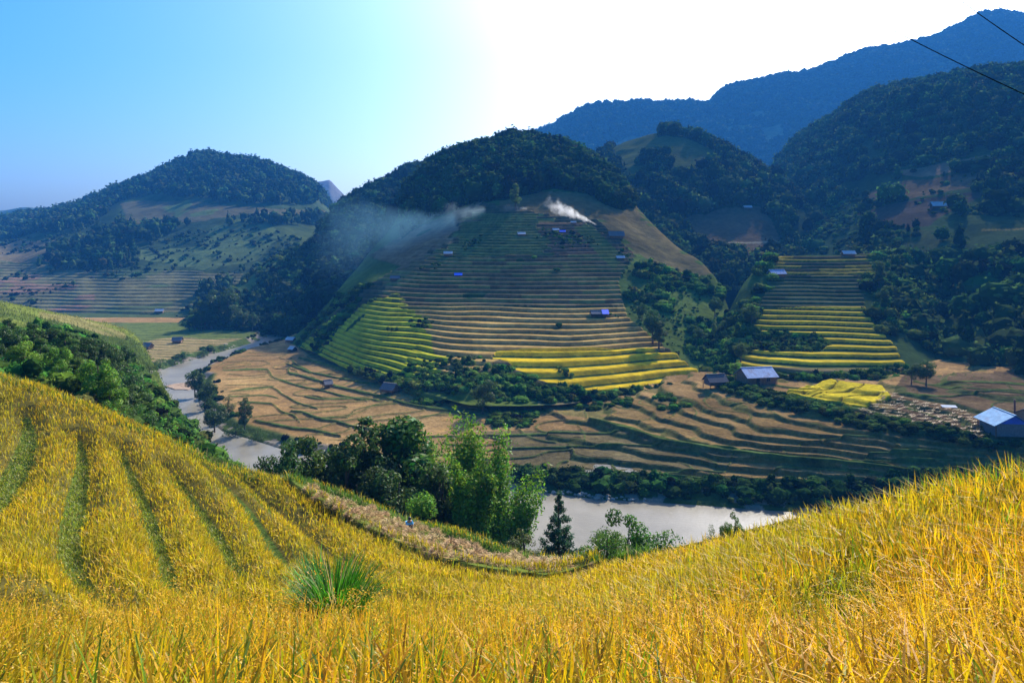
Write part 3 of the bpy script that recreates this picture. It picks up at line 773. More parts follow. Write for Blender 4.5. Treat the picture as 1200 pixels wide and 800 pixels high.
p.paint(dry*((fbm(X*.02, Y*.03, 182) > .2)), (.075, .10, .035)); p.paint(dry*((fbm(X*.02, Y*.03, 183) > .25) & (jx < 110)), (.2, .11, .07))
p.paint((dry & (tt < .35))*1.0, (.09, .09, .04), .6)
p.paint(dry2*1.0, (.15, .115, .055)); p.paint(plat*1.0, (.10, .088, .04)); p.paint((plat & (gr > .1))*1.0, (.09, .12, .035))
p.Z[:] = np.where(dry, zt, p.Z)
summit = in_poly(jx, jy, [(-500, 200), (0, 235), (245, 160), (420, 200), (420, 262), (385, 246), (300, 240), (235, 232), (168, 230), (138, 238), (125, 252), (95, 268), (30, 276), (-500, 290)])
wedge = in_poly(jx, jy, [(45, 312), (60, 292), (95, 284), (110, 272), (140, 262), (160, 282), (162, 310), (100, 316)])
p.forest = summit | wedge | (in_poly(jx, jy, [(140, 262), (380, 256), (385, 270), (250, 266), (165, 285)]) & (gr > -.1)) | in_poly(jx, jy, [(232, 365), (232, 335), (262, 325), (300, 345), (330, 380), (232, 380)])
FK = hill('wooded_hill', M_hill, cols(205, 560, 2), [
 (205, [(370, 388), (376, 386), (384, 383)]), (235, [(362, 389), (385, 376), (410, 362)]), (277, [(356, 390), (395, 362), (440, 333)]), (320, [(350, 391), (402, 350), (470, 304)]), (364, [(342, 393), (410, 330), (505, 275)]), (385, [(338, 394), (415, 318), (535, 250)]),
 (400, [(336, 395), (420, 310), (560, 233)]), (430, [(338, 396), (430, 300), (580, 220)]), (470, [(345, 390), (440, 290), (600, 204)]), (520, [(360, 380), (450, 280), (600, 190)]), (560, [(380, 370), (450, 280), (600, 190)])],
 [110, 130, 40], (1.35, -5), 'steep wooded flank falling to the river, veiled in blue smoke', low=5, lowx=(350, 9e9))
p = FK; X, Y, px, py = p.X, p.Y, p.PX, p.PY
gr = fbm(X*.03, Y*.03, 190)
p.Z += 4.5*fbm(X*.02, Y*.016, 191)*sm(0, 40, Y-p.Y[:1])
p.paint(np.ones(px.shape), (.03, .05, .017))
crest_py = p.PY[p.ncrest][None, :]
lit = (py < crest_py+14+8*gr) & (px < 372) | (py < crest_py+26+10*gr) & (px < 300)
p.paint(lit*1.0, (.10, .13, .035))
low = in_poly(px+6*gr, py+5*gr, [(345, 398), (380, 362), (420, 322), (440, 330), (400, 376), (360, 402)])
p.paint(low*1.0, (.07, .095, .03))
p.forest = ~lit & ~low & (gr > -.7)
PK = hill('mountain', M_far, cols(340, 440, 1.5), [
 (340, [(1500, 290), (1720, 240)]), (362, [(1500, 285), (1720, 218)]), (372, [(1500, 285), (1720, 213)]), (385, [(1500, 285), (1720, 211)]), (393, [(1500, 285), (1720, 219)]), (403, [(1500, 285), (1720, 229)]), (415, [(1500, 285), (1720, 240)]), (440, [(1500, 290), (1720, 275)])],
 [60], (1.2, 0), 'pale rocky peak far down the valley', 'mountain')
PK.Z += 9*fbm(PK.X*.012, PK.Y*.012, 200, 5)*sm(0, 100, PK.Y-1500)
PK.paint(np.ones(PK.Z.shape), (.14, .13, .12))
PR = hill('mountain', M_far, cols(-500, 130, 3), [(-500, [(1400, 290), (1680, 240)]), (0, [(1400, 290), (1680, 247)]), (30, [(1400, 290), (1680, 243)]), (60, [(1400, 290), (1680, 248)]), (130, [(1400, 290), (1680, 285)])],
 [40], (1.2, 0), 'faint blue ridge low on the horizon at the far end of the valley', 'mountain')
PR.Z += 8*fbm(PR.X*.01, PR.Y*.01, 210); PR.paint(np.ones(PR.Z.shape), (.04, .055, .025))
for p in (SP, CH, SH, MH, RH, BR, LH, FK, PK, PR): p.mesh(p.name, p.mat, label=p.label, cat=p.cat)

# ------------------------------------------------------------------ rice: blades and drooping ears as one mass
def blades(B, L, W, az, lean, droop, nseg, cb, ct, twist=None):
    """B (N,3) bases; returns vertices, faces, colours of N tapering arched blades"""
    N = len(B)
    t = np.linspace(0, 1, nseg+1)
    h = L[:, None]*(np.sin(lean)[:, None]*t+droop[:, None]*t**2*.75)
    v = L[:, None]*(np.cos(lean)[:, None]*t-droop[:, None]*t**3*.55)
    dx, dy = np.cos(az), np.sin(az)
    c = np.stack([B[:, 0, None]+dx[:, None]*h, B[:, 1, None]+dy[:, None]*h, B[:, 2, None]+v], -1)
    tw = az+np.pi/2 if twist is None else twist
    wv = np.stack([np.cos(tw), np.sin(tw), np.zeros(N)], -1)
    prof = np.clip(1-t**2.2*.85, 0, 1)*np.minimum(1, .55+2*t)
    ww = (W[:, None]*prof[None, :]*.5)[..., None]*wv[:, None, :]
    Vl = c[:, :-1]-ww[:, :-1]; Vr = c[:, :-1]+ww[:, :-1]
    V = np.concatenate([np.stack([Vl, Vr], 2).reshape(N, -1, 3), c[:, -1:]], 1)
    k = 2*nseg+1
    o = np.arange(N)[:, None]*k
    Q = [np.stack([o[:, 0]+2*i, o[:, 0]+2*i+1, o[:, 0]+2*i+3, o[:, 0]+2*i+2], -1) for i in range(nseg-1)]
    T = np.stack([o[:, 0]+2*nseg-2, o[:, 0]+2*nseg-1, o[:, 0]+2*nseg], -1)
    tt = np.r_[np.repeat(t[:-1], 2), 1.0]
    col = cb[:, None, :]*(1-tt[None, :, None])+ct[:, None, :]*tt[None, :, None]
    return V.reshape(-1, 3), (np.concatenate(Q) if Q else np.zeros((0, 4), int)), T, col.reshape(-1, 3)

class Mass:
    def __init__(s): s.V = []; s.Q = []; s.T = []; s.c = []; s.n = 0
    def add(s, V, Q, T, c):
        s.V.append(V); s.c.append(c)
        if len(Q): s.Q.append(Q+s.n)
        if len(T): s.T.append(T+s.n)
        s.n += len(V)
    def mesh(s, name):
        f = []
        if s.Q: f.append(np.concatenate(s.Q))
        if s.T: f.append(np.concatenate(s.T))
        return make_mesh(name, np.concatenate(s.V), f, np.concatenate(s.c))

edge_px = G.px; edge_Y = Yedge
can_patch_Z = G.Z
def foreground_points(n, Y0, Y1, pxa, pxb):
    Y = np.sqrt(rng.random(n)*(Y1**2-Y0**2)+Y0**2); px = pxa+rng.random(n)*(pxb-pxa)
    X = (px-CX)/F*Y
    Ye = np.interp(px, edge_px, edge_Y)
    k = Y < Ye+.6
    X, Y, px = X[k], Y[k], px[k]
    z = G.height(X, Y)
    return X, Y, px, z, np.interp(px, edge_px, edge_Y)-Y
GOLD = np.array((.68, .40, .004)); ORANGE = np.array((.66, .30, .006)); LIME = np.array((.36, .38, .004)); GREEN = np.array((.10, .22, .006)); OLIVE = np.array((.78, .54, .005)); BASE = np.array((.11, .12, .006))
rice = Mass(); grass = Mass()
def canopy_h(X, Y): return .75
bands = [(1.1, 4.5, -800, 1790, 390, 6, .018, .95), (4.5, 9, -500, 1790, 320, 4, .019, .93), (9, 15, -350, 1700, 230, 3, .025, .9), (15, 28, -250, 1290, 130, 2, .034, .85), (28, 53, -200, 760, 80, 2, .048, .8)]
for Y0, Y1, pa, pb, dens, ns, wd, ln in bands:
    area = .5*(pb-pa)/F*(Y1**2-Y0**2)
    X, Y, px, z, de = foreground_points(int(area*dens), Y0, Y1, pa, pb)
    py = HY-(z+.75-ZC)*F/Y
    inst = in_poly(px, HY-(z+.1-ZC)*F/Y, STRAW)
    g = fur_gap(X, Y); gp = fur_gap(X, Y, 4)
    keep = ~inst & (g < .03*rng.random(len(X))-(.05 if Y0 > 12 else 0)) & (de > np.where((px > 330) & (px < 700), -.1, -.6))
    patchy = fbm(X*.8, Y*.8, 300)
    keep &= rng.random(len(X)) < np.clip(.8+.9*patchy, .35, 1)
    near = 1-sm(-.9, -.02, g)          # 1 in the open field, falling to 0 at the lip of a path
    path = (gp > -.1) & ~inst & (Y > 9)
    # short grass on the paths
    if path.any() and Y1 > 9:
        i = np.nonzero(path)[0]; i = np.repeat(i, 2); n = len(i)
        B = np.stack([X[i]+rng.normal(0, .1, n), Y[i]+rng.normal(0, .1, n), z[i]], -1)
        c = np.array((.22, .25, .012))*(.6+.8*rng.random((n, 1)))
        yel = rng.random(n) < .25; c[yel] = np.array((.28, .24, .04))*(.7+.5*rng.random((yel.sum(), 1)))
        grass.add(*blades(B, .08+.12*rng.random(n), np.full(n, wd*1.1), rng.random(n)*6.28, .2+.5*rng.random(n), .3*rng.random(n), max(2, ns-1), c*.7, c))
    X, Y, px, z, near, patchy, g = [a[keep] for a in (X, Y, px, z, near, patchy, g)]
    # plants grow in hills: pull points a little towards a jittered lattice when close
    if Y1 <= 15:
        s = .21; cx = np.round(X/s)*s+.07*vnoise(X/s*3.1, Y/s*3.3, 5); cy = np.round(Y/s)*s+.07*vnoise(X/s*2.7, Y/s*3.9, 6)
        X = X*.45+cx*.55; Y = Y*.45+cy*.55; z = G.height(X, Y)
    n = len(X)
    hs = (.9+.16*fbm(X*.5, Y*.5, 301)+.10*fbm(X*1.7, Y*1.7, 302))*(1-(1-near)*np.where(Y < 24, .42, .26))
    ear = rng.random(n) < (.38 if Y1 <= 15 else .45)
    L = np.where(ear, ln*(.95+.12*rng.random(n)), ln*(.72+.42*rng.random(n)**1.3))*hs
    lean = np.abs(rng.normal(.10, .12, n)); droop = np.where(ear, .35+.55*rng.random(n), .10+.5*rng.random(n)**2)
    az = rng.random(n)*6.283
    W = wd*np.where(ear, 1.05, .75+.5*rng.random(n))
    r = rng.random((n, 1))
    zone = fbm(X*.25, Y*.25, 303)[:, None]; right = sm(500, 950, px)[:, None]*sm(14, 6, Y)[:, None]
    far = sm(9, 17, Y)[:, None]
    ct = np.where(r < .30, GOLD, np.where(r < .48-.12*right, LIME, np.where(r < .80+.08*right, ORANGE, np.where(r < .90, GREEN, GOLD*1.15))))
    ct = ct*(1-far)+far*np.where(r < .5, OLIVE, np.where(r < .75, GOLD, np.where(r < .88, LIME*.9, ORANGE*.9)))
    up = sm(-.35, .45, zone)
    ct = ct*(1-.35*(1-up))+np.array((.22, .25, .012))*.35*(1-up)
    greenp = in_poly(px, HY-(z+.75-ZC)*F/Y, [(900, 700), (940, 655), (1015, 625), (1040, 650), (985, 700)])[:, None]
    ct = np.where(greenp, ct*.45+GREEN*1.25*.55, ct)
    ct = np.where(ear[:, None], ct*np.array((1.0, .82, 1.1))*.95, ct)
    ct = ct*(.78+.44*rng.random((n, 1)))
    cb = BASE*(.6+.6*rng.random((n, 1)))*(1-.0*far)+ct*.12
    base = np.where(Y > 15, .22, .0)*1.0
    L = L-base
    B = np.stack([X, Y, z+base], -1)
    tw = az+np.pi/2+rng.normal(0, .5, n)
    rice.add(*blades(B, L, W, az, lean, droop, ns, cb, ct, tw))
# drooping ears with separate grains, close to the camera
n = 1000
X, Y, px, z, de = foreground_points(n, 1.5, 4.6, -80, 1300)
k = fur_gap(X, Y) < -.05; X, Y, z = X[k], Y[k], z[k]; n = len(X)
az = rng.random(n)*6.283; h0 = .66+.2*rng.random(n); R0 = .10+.07*rng.random(n); ng = 30
t = np.linspace(0, 1, ng)[None, :]
ang = t*2.3
hx = R0[:, None]*(1-np.cos(ang))*.9; hz = h0[:, None]+R0[:, None]*np.sin(ang)*1.1
cen = np.stack([X[:, None]+np.cos(az)[:, None]*hx, Y[:, None]+np.sin(az)[:, None]*hx, z[:, None]+hz], -1)+rng.normal(0, .008, (n, ng, 3))
cen = cen.reshape(-1, 3); m = len(cen)
tn = np.stack([np.cos(az)[:, None]*np.sin(ang), np.sin(az)[:, None]*np.sin(ang), np.repeat(np.cos(ang), n, 0)], -1).reshape(-1, 3)+rng.normal(0, .35, (m, 3)); tn /= np.linalg.norm(tn, axis=1, keepdims=True)
sd_ = np.cross(tn, rng.normal(size=(m, 3))); sd_ /= np.linalg.norm(sd_, axis=1, keepdims=True)
Vg = np.stack([cen-tn*.0062, cen-sd_*.002, cen+tn*.0062, cen+sd_*.002], 1).reshape(-1, 3)
cg = np.repeat(np.where(rng.random((m, 1)) < .6, np.array((.62, .36, .03)), np.array((.60, .27, .02)))*(.7+.5*rng.random((m, 1))), 4, 0)
rice.add(Vg, np.arange(4*m).reshape(-1, 4), np.zeros((0, 3), int), cg)
o = obj('rice', rice.mesh('rice'), M_rice); tag(o, 'ripe golden rice standing on the foreground terraces', 'rice', kind='stuff')

# grass on the rim beyond the rice, in the straw strip and down the bank
n = 26000
px = rng.uniform(-60, 760, n); Ye = np.interp(px, edge_px, edge_Y)
Y = Ye+rng.uniform(-.7, 4.5, n)*np.where(px < 320, 1.2, .8); X = (px-CX)/F*Y; z = G.height(X, Y)
zs = SP.height(X, np.clip(Y, SP.Y.min(), None)); ins_sp = (px < 280) & (Y > 47)
z = np.where(ins_sp, np.maximum(z, zs), z)
c = np.array((.10, .19, .015))*(.5+.9*rng.random((n, 1)))
L = .25+.45*rng.random(n)**2; c[rng.random(n) < .12] = (.34, .27, .12)
grass.add(*blades(np.stack([X, Y, z-.03], -1), L, np.full(n, .05), rng.random(n)*6.28, .25*rng.random(n), .6*rng.random(n), 2, c*.6, c))
n = 16000
px = rng.uniform(325, 710, n); Ye = np.interp(px, edge_px, edge_Y); Y = Ye-rng.uniform(0, 9, n); X = (px-CX)/F*Y; z = G.height(X, Y)
k = in_poly(px, HY-(z-ZC)*F/Y, STRAW) & (fbm(X*.9, Y*.9, 19) > -.25)
X, Y, z = X[k], Y[k], z[k]; n = len(X)
c = np.array((.13, .17, .02))*(.5+.9*rng.random((n, 1))); q = rng.random(n) < .10; c[q] = np.array((.3, .22, .09))
grass.add(*blades(np.stack([X, Y, z-.02], -1), .05+.1*rng.random(n), np.full(n, .04), rng.random(n)*6.28, .5*rng.random(n), .4*rng.random(n), 2, c*.7, c))
# short bright grass at the crest of the right-hand field
n = 1500
px = rng.uniform(1030, 1230, n); Ye = np.interp(px, edge_px, edge_Y); Y = Ye+rng.uniform(.1, 1.0, n); X = (px-CX)/F*Y; z = G.height(X, Y)
w = np.exp(-((px-1150)/70)**2)
k = rng.random(n) < w; X, Y, z = X[k], Y[k], z[k]; n = len(X); c = np.array((.12, .24, .015))*(.6+.8*rng.random((n, 1)))
grass.add(*blades(np.stack([X, Y, z-.05], -1), .3+.75*rng.random(n), np.full(n, .016), rng.random(n)*6.28, .25*rng.random(n), .5*rng.random(n), 4, c*.6, c))
# grass and reed texture on the sunlit spur
w = SP.area()*(SP.PX > -80)*(SP.row < SP.ncrest+4)*(SP.Y > 48); w = (w/w.sum()).ravel()
i = rng.choice(len(w), 26000, p=w); X, Y, z = SP.X.ravel()[i], SP.Y.ravel()[i], SP.Z.ravel()[i]; n = len(X)
X = X+rng.normal(0, .3, n); Y = Y+rng.normal(0, .3, n)
c = SP.col.reshape(-1, 3)[i]*(.7+.8*rng.random((n, 1)))*1.15
grass.add(*blades(np.stack([X, Y, z-.1], -1), .25+.5*rng.random(n), .06+.1*rng.random(n), rng.random(n)*6.28, .25*rng.random(n), .5*rng.random(n), 2, c*.7, c))
o = obj('grass', grass.mesh('grass'), M_grass); tag(o, 'green grass on the paths and rims of the rice terraces', 'grass', kind='stuff')

# the big green tuft standing in the rice
cxy = can_xy(392, 706)
n = 800
B = np.zeros((n, 3)); rr = rng.random(n)**.6; aa = rng.random(n)*6.283
B[:, 0] = rr*np.cos(aa)*.34; B[:, 1] = rr*np.sin(aa)*.26
L = (.75+.75*rng.random(n))*(1-.25*rr); lean = np.clip(.03+.33*rr+rng.normal(0, .05, n), 0, 1.1); c = np.array((.07, .25, .010))*(.4+1.0*rng.random((n, 1)))
c[rng.random(n) < .12] = (.35, .28, .12)
V, Q, T, cc = blades(B, L, .016+.014*rng.random(n), aa+rng.normal(0, .4, n), lean, .15+.5*rng.random(n), 5, c*.55, c)
tuft = obj('grass_clump', make_mesh('grass_clump', V, [Q, T], cc), M_grass, loc=(cxy[0], cxy[1], surf_z(cxy[0], cxy[1])+.25), scale=(1.05, 1.05, 1.15))
tag(tuft, 'tall bright green grass clump standing alone in the golden rice', 'grass clump')
n = 60
B = np.zeros((n, 3)); B[:, 0] = rng.normal(0, .05, n); B[:, 1] = rng.normal(0, .05, n)
c = np.array((.06, .24, .03))*(.6+.9*rng.random((n, 1))); aa = rng.normal(2.6, .5, n)
V, Q, T, cc = blades(B, .9+.75*rng.random(n), np.full(n, .022), aa, np.abs(rng.normal(.1, .08, n)), .1+.2*rng.random(n), 5, c*.6, c)
q = can_xy(371, 704)
o = obj('grass_clump', make_mesh('grass_clump', V, [Q, T], cc), M_grass, loc=(q[0], q[1], surf_z(*q)+.1), scale=(1.1, 1.1, 1.1)); tag(o, 'narrow upright blue-green grass clump at the edge of the larger tuft', 'grass clump')

# ------------------------------------------------------------------ straw
def straw_heap(seed, n=260):
    r = np.random.default_rng(seed)
    a = r.random(n)*6.283; rr = np.sqrt(r.random(n))
    B = np.stack([rr*np.cos(a)*.42, rr*np.sin(a)*.34, .36*(1-rr**2)*r.random(n)**.4], -1)
    c = np.where(r.random((n, 1)) < .6, np.array((.46, .31, .13)), np.array((.30, .19, .08)))*(.6+.7*r.random((n, 1)))
    V, Q, T, cc = blades(B, .14+.16*r.random(n), .03+.03*r.random(n), a+r.normal(0, .5, n), .9+.6*r.random(n), .1+.3*r.random(n), 2, c*.7, c)
    return make_mesh('straw_heap', V, [Q, T], cc)
hm = [straw_heap(s) for s in range(5)]
heaps = 0
low = lambda px: np.interp(px, [325, 360, 400, 440, 480, 520, 570, 640, 700], [551, 574, 598, 619, 637, 650, 661, 668, 660])
for f, px0, px1, st in ((.12, 350, 640, 12), (.47, 385, 660, 12), (.8, 415, 670, 15)):
    x = px0
    while x < px1:
        x += st*(.7+.6*rng.random())
        hi = np.interp(x, edge_px, HY-(CAN[r_edge]-ZC)*F/G.Y[r_edge]); lw = low(x)
        if lw-hi < 4: continue
        py_ = lw*(1-f)+hi*f+rng.normal(0, 1.0)
        xy = can_xy(x, py_+1.5)
        o = obj('straw_heap', hm[heaps % 5], M_straw, loc=(xy[0], xy[1], surf_z(*xy)+.05), rot=(0, 0, rng.random()*6.28), scale=tuple(np.array((.95, .75, 1.1))*(.8+.45*rng.random())))
        tag(o, 'small tan heap of rice straw drying on the harvested terrace strip', 'straw heap', 'straw heaps on the harvested terrace'); heaps += 1
def sheaf(seed, n=26):
    r = np.random.default_rng(seed)
    B = np.stack([r.uniform(-.9, .9, n), r.uniform(-.25, .25, n), r.uniform(0, .2, n)], -1)
    c = np.array((.40, .30, .17))*(.7+.6*r.random((n, 1)))
    V, Q, T, cc = blades(B, .5+.5*r.random(n), .12+.1*r.random(n), np.where(r.random(n) < .5, 0, 3.14)+r.normal(0, .3, n), 1.1+.3*r.random(n), .1*r.random(n), 2, c*.8, c)
    return make_mesh('straw_bundle', V, [Q, T], cc)
sm_ = [sheaf(s) for s in range(4)]
nb = 0
for rr_ in range(15):
    y0 = 457+rr_*3.6
    for k in range(18):
        x = 1012+k*8.2+rng.normal(0, 1.6); y = y0+.12*(x-1010)+rng.normal(0, .7)
        if not in_poly(np.array([x]), np.array([y]), [(1036, 458), (1075, 470), (1130, 482), (1162, 503), (1150, 514), (1100, 502), (1040, 490), (1005, 482), (1020, 474)])[0] or rng.random() < .15: continue
        q = ground_at(x, y)
        o = obj('straw_bundle', sm_[nb % 4], M_straw, loc=tuple(q), rot=(0, 0, .25+rng.normal(0, .2)), scale=(.8, .8, .8)); nb += 1
        tag(o, 'pale bundle of cut rice lying in rows on the brown field by the blue-roofed house', 'straw bundle', 'cut rice bundles laid in rows')

# ------------------------------------------------------------------ trees
def leafcloud(r, centres, radii, n, size, col, flat=.0, shell=.55):
    """n leaf quads spread through clumps; colour jitters per clump and per leaf"""
    w = radii**2; w = w/w.sum()
    i = r.choice(len(centres), n, p=w)
    d = r.normal(size=(n, 3)); d /= np.linalg.norm(d, axis=1, keepdims=True)
    rad = (shell+(1-shell)*r.random(n))**.8
    pos = centres[i]+d*(radii[i]*rad)[:, None]*np.array((1, 1, .8))
    nrm = d+r.normal(0, .6, (n, 3))+np.array((0, 0, .35)); nrm /= np.linalg.norm(nrm, axis=1, keepdims=True)
    a = np.cross(nrm, r.normal(size=(n, 3))); a /= np.linalg.norm(a, axis=1, keepdims=True); b = np.cross(nrm, a)
    s = (size*(.6+.8*r.random(n)))[:, None]
    V = np.stack([pos-a*s*.9, pos-b*s*.42, pos+a*s*.9, pos+b*s*.42], 1).reshape(-1, 3)
    Q = np.arange(4*n).reshape(-1, 4)
    cj = (.7+.6*r.random(len(centres)))[i]*(.7+.6*r.random(n))
    hue = np.stack([1+.25*r.normal(size=n), np.ones(n), 1+.2*r.normal(size=n)], -1)
    c = np.repeat(np.asarray(col)*cj[:, None]*np.clip(hue, .5, 1.6), 4, axis=0)
    return V, Q, c

def trunk_mesh(r, h, rad, ends, lean=.03):
    mb = MB()
    top = np.array([h*lean*r.normal(), h*lean*r.normal(), h])
    n = 6; ts = np.linspace(0, 1, n)
    pts = np.array([top*t+np.array([.03*h*math.sin(3*t+r.random()), .03*h*math.cos(2*t), 0])*t for t in ts]); pts[0, 2] = -.4
    mb.tube(pts, rad*(1-.75*ts)*np.r_[1.35, np.ones(n-1)], 7)
    for e in ends:
        t = np.clip(.35+.5*e[2]/max(h, .1)*.6, .3, .92); s = top*t
        m = s*.55+e*.45+np.array([0, 0, .05*h])
        mb.tube(np.array([s, m, e]), [rad*.42*(1-.5*t), rad*.25, rad*.08], 5)
    me = bpy.data.meshes.new('trunk'); me.from_pydata(mb.V, [], mb.Fq); me.update(); me.materials.append(M_bark)
    return me

def tree_template(seed, kind, h=8.0, col=(.035, .07, .014), n=3500):
    r = np.random.default_rng(seed)
    if kind == 'broad':
        m = 24; u = r.normal(size=(m, 3)); u /= np.linalg.norm(u, axis=1, keepdims=True)
        cen = u*(r.random(m)**.4)[:, None]*np.array((.30, .30, .33))*h+np.array((0, 0, .60*h)); cen[:, 0] += .04*h*r.normal(); radii = h*(.08+.075*r.random(m))
        V, Q, c = leafcloud(r, cen, radii, n, .02*h, col); th = .8*h; ends = cen[:9]
    elif kind == 'tall':
        m = 26; z = r.random(m); wd = .22*np.sin(np.pi*np.clip(z*.85+.12, 0, 1))**.7
        a = r.random(m)*6.28; q = np.sqrt(r.random(m))
        cen = np.stack([wd*q*np.cos(a)*h, wd*q*np.sin(a)*h, (.26+.7*z)*h], -1); radii = h*(.06+.055*r.random(m))
        V, Q, c = leafcloud(r, cen, radii, n, .018*h, col); th = .9*h; ends = cen[:8]
    elif kind == 'pine':
        cen = []; radii = []
        for k in range(17):
            z = .14+.84*k/16+r.normal(0, .012); br = (.24*(1-k/16.6)**.8+.012)*(.85+.3*r.random()); m = max(3, int(8*(1-k/20)))
            for j in range(m):
                a = 6.28*j/m+k*1.3+r.normal(0, .25); e = br*(.7+.5*r.random())
                for s in (.45, .8, 1.05): cen.append((e*s*math.cos(a)*h, e*s*math.sin(a)*h, (z+.03*s+.012*r.normal())*h)); radii.append(h*(.046 if k < 12 else .03))
        cen = np.array(cen); radii = np.array(radii)
        V, Q, c = leafcloud(r, cen, radii, n, .013*h, col, shell=.2); th = .99*h; ends = cen[1::9][:14]
    elif kind == 'spread':
        m = 20; a = r.random(m)*6.28; q = np.sqrt(r.random(m))
        m = 34; a = r.random(m)*6.28; q = np.sqrt(r.random(m)); cen = np.stack([.62*q*np.cos(a)*h, .55*q*np.sin(a)*h, (.2+.66*(1-q**1.5*.75)*r.random(m)**.7+.06*r.random(m))*h], -1); radii = h*(.08+.10*r.random(m))
        V, Q, c = leafcloud(r, cen, radii, n, .022*h, col); th = .6*h; ends = cen[:10]
    elif kind == 'mop':
        m = 26; u = r.normal(size=(m, 3)); u /= np.linalg.norm(u, axis=1, keepdims=True)
        cen = u*(r.random((m, 1))**.5)*np.array((.28, .28, .2))*h+np.array((0, 0, .72*h)); radii = h*(.10+.07*r.random(m))
        V, Q, c = leafcloud(r, cen, radii, n, .022*h, col); th = .7*h; ends = cen[:6]
    elif kind == 'bush':
        m = 22; a = r.random(m)*6.28; q = np.sqrt(r.random(m))
        cen = np.stack([.6*q*np.cos(a)*h, .55*q*np.sin(a)*h, (.12+.62*(1-q**2*.8)*r.random(m)**.6)*h], -1); radii = h*(.13+.12*r.random(m))
        V, Q, c = leafcloud(r, cen, radii, n, .028*h, col); th = .6*h; ends = cen[:9]
    cm = make_mesh('crown', V, [Q], c); cm.materials.append(M_leaf)
    return trunk_mesh(r, th, .022*h+.03, ends), cm, h

def place_tree(tp, loc, h, label, cat='tree', group=None, name='tree', rz=None, sx=1.0):
    tm, cm, h0 = tp; s = h/h0
    e = empty(name, tuple(loc), rng.random()*6.28 if rz is None else rz, 1); e.scale = (s*sx, s*sx, s)
    obj('trunk', tm, None, e); obj('crown', cm, None, e)
    return tag(e, label, cat, group)

DK = (.040, .080, .012); MD = (.060, .125, .014); LT = (.11, .22, .014); BL = (.035, .085, .035); OL = (.08, .10, .02)
TP = {}
for i in range(3): TP['broad%d' % i] = tree_template(10+i, 'broad', 8, DK, 6500)
for i in range(3): TP['tall%d' % i] = tree_template(20+i, 'tall', 10, MD if i == 1 else DK, 7000)
for i in range(2): TP['lit%d' % i] = tree_template(30+i, 'broad', 8, LT, 6500)
TP['pine'] = tree_template(40, 'pine', 9, BL, 16000); TP['pine1'] = tree_template(44, 'pine', 9, DK, 11000)
TP['spread'] = tree_template(50, 'spread', 6, MD, 9000); TP['mop'] = tree_template(51, 'mop', 5, LT, 3000); TP['mop1'] = tree_template(58, 'mop', 5, (.06, .12, .016), 3000)
for i in range(3): TP['bush%d' % i] = tree_template(60+i, 'bush', 3, (DK, MD, OL)[i], 2200)
TP['olive'] = tree_template(70, 'tall', 8, OL, 2600)

def stand(px, py_top, py_base, tp, label, Y=None, name='tree', cat='tree', group=None, sx=1.0):
    """a tree whose foot stands on the ground seen at (px, py_base), or on the hidden slope at distance Y"""
    if Y is None: q = ground_at(px, py_base)
    else:
        X = (px-CX)/F*Y; q = np.array([X, Y, surf_z(X, Y)])
    ztop = ZC+(HY-py_top)/F*q[1]
    h = ztop-q[2]
    return place_tree(TP[tp], q, h, label, cat, group, name, sx=sx)

# trees along the river below the foreground terraces (feet hidden behind the grassy rim)
stand(337, 497, 0, 'broad0', 'round dark tree with a bare trunk, leftmost of the row along the near river bank', 54.4, sx=.72)
stand(366, 512, 0, 'tall0', 'slender dark tree in the riverside row, beside the round leftmost one', 55.8, sx=.8)
stand(388, 500, 0, 'broad1', 'broad dark tree in the riverside row with a pale green domed top', 58.5, sx=.8)
stand(408, 514, 0, 'tall2', 'dark tree of the riverside row standing close in front of its domed neighbour', 53.7, sx=.95)
stand(429, 497, 0, 'pine1', 'spire-topped dark conifer in the middle of the riverside row', 55.8, sx=1.25)
stand(447, 503, 0, 'tall0', 'dense dark tree right of the spire-topped conifer in the riverside row', 57.1, sx=1.1)
stand(474, 496, 0, 'tall1', 'tall mid-green tree with a pale rounded top in the riverside row', 58.5, sx=1.05)
stand(494, 512, 0, 'broad2', 'dark low-branched tree between the tall mid-green one and the bamboo', 56.4, sx=.8)
stand(462, 540, 0, 'broad1', 'smaller dark tree filling the gap below the riverside row', 52.4, sx=.9)
stand(420, 545, 0, 'broad2', 'low shaded tree under the spire-topped conifer', 52.4, sx=.95)
stand(515, 545, 0, 'tall2', 'dark tree with drooping branches at the left foot of the bamboo', 53.0, sx=.95)
stand(492, 571, 0, 'mop', 'small bright green mop-headed tree on a thin trunk above the straw strip', 47.5, sx=.85)
stand(655, 581, 0, 'pine', 'narrow blue-green conifer standing alone before the pale river', 40, sx=.8)
stand(733, 588, 0, 'spread', 'spreading dark green tree with ragged crown right of the lone conifer', 31, sx=.8)
stand(712, 610, 0, 'bush1', 'low green bush at the left foot of the spreading tree', 29)
stand(778, 614, 0, 'bush1', 'small loose bush with upright shoots right of the spreading tree', 27.5, name='bush', cat='bush')
stand(861, 598, 0, 'spread', 'dark leafy treetop peeping over the right-hand rice slope', 21.5, sx=.62)
stand(833, 608, 0, 'bush0', 'low dark shoots left of the treetop above the rice slope', 22.5, name='bush', cat='bush', sx=.5)
stand(613, 618, 0, 'olive', 'brownish sparse shrub on the bank between bamboo and lone conifer', 44, name='shrub', cat='shrub', sx=1.2)
stand(600, 628, 0, 'olive', 'smaller brownish shrub beside the sparse one on the bank', 45, name='shrub', cat='shrub', sx=1.3)
stand(634, 630, 0, 'bush2', 'dry low shrub just left of the lone conifer', 40, name='shrub', cat='shrub')
stand(672, 640, 0, 'bush2', 'dry low shrub just right of the lone conifer', 36.5, name='shrub', cat='shrub', sx=.8)
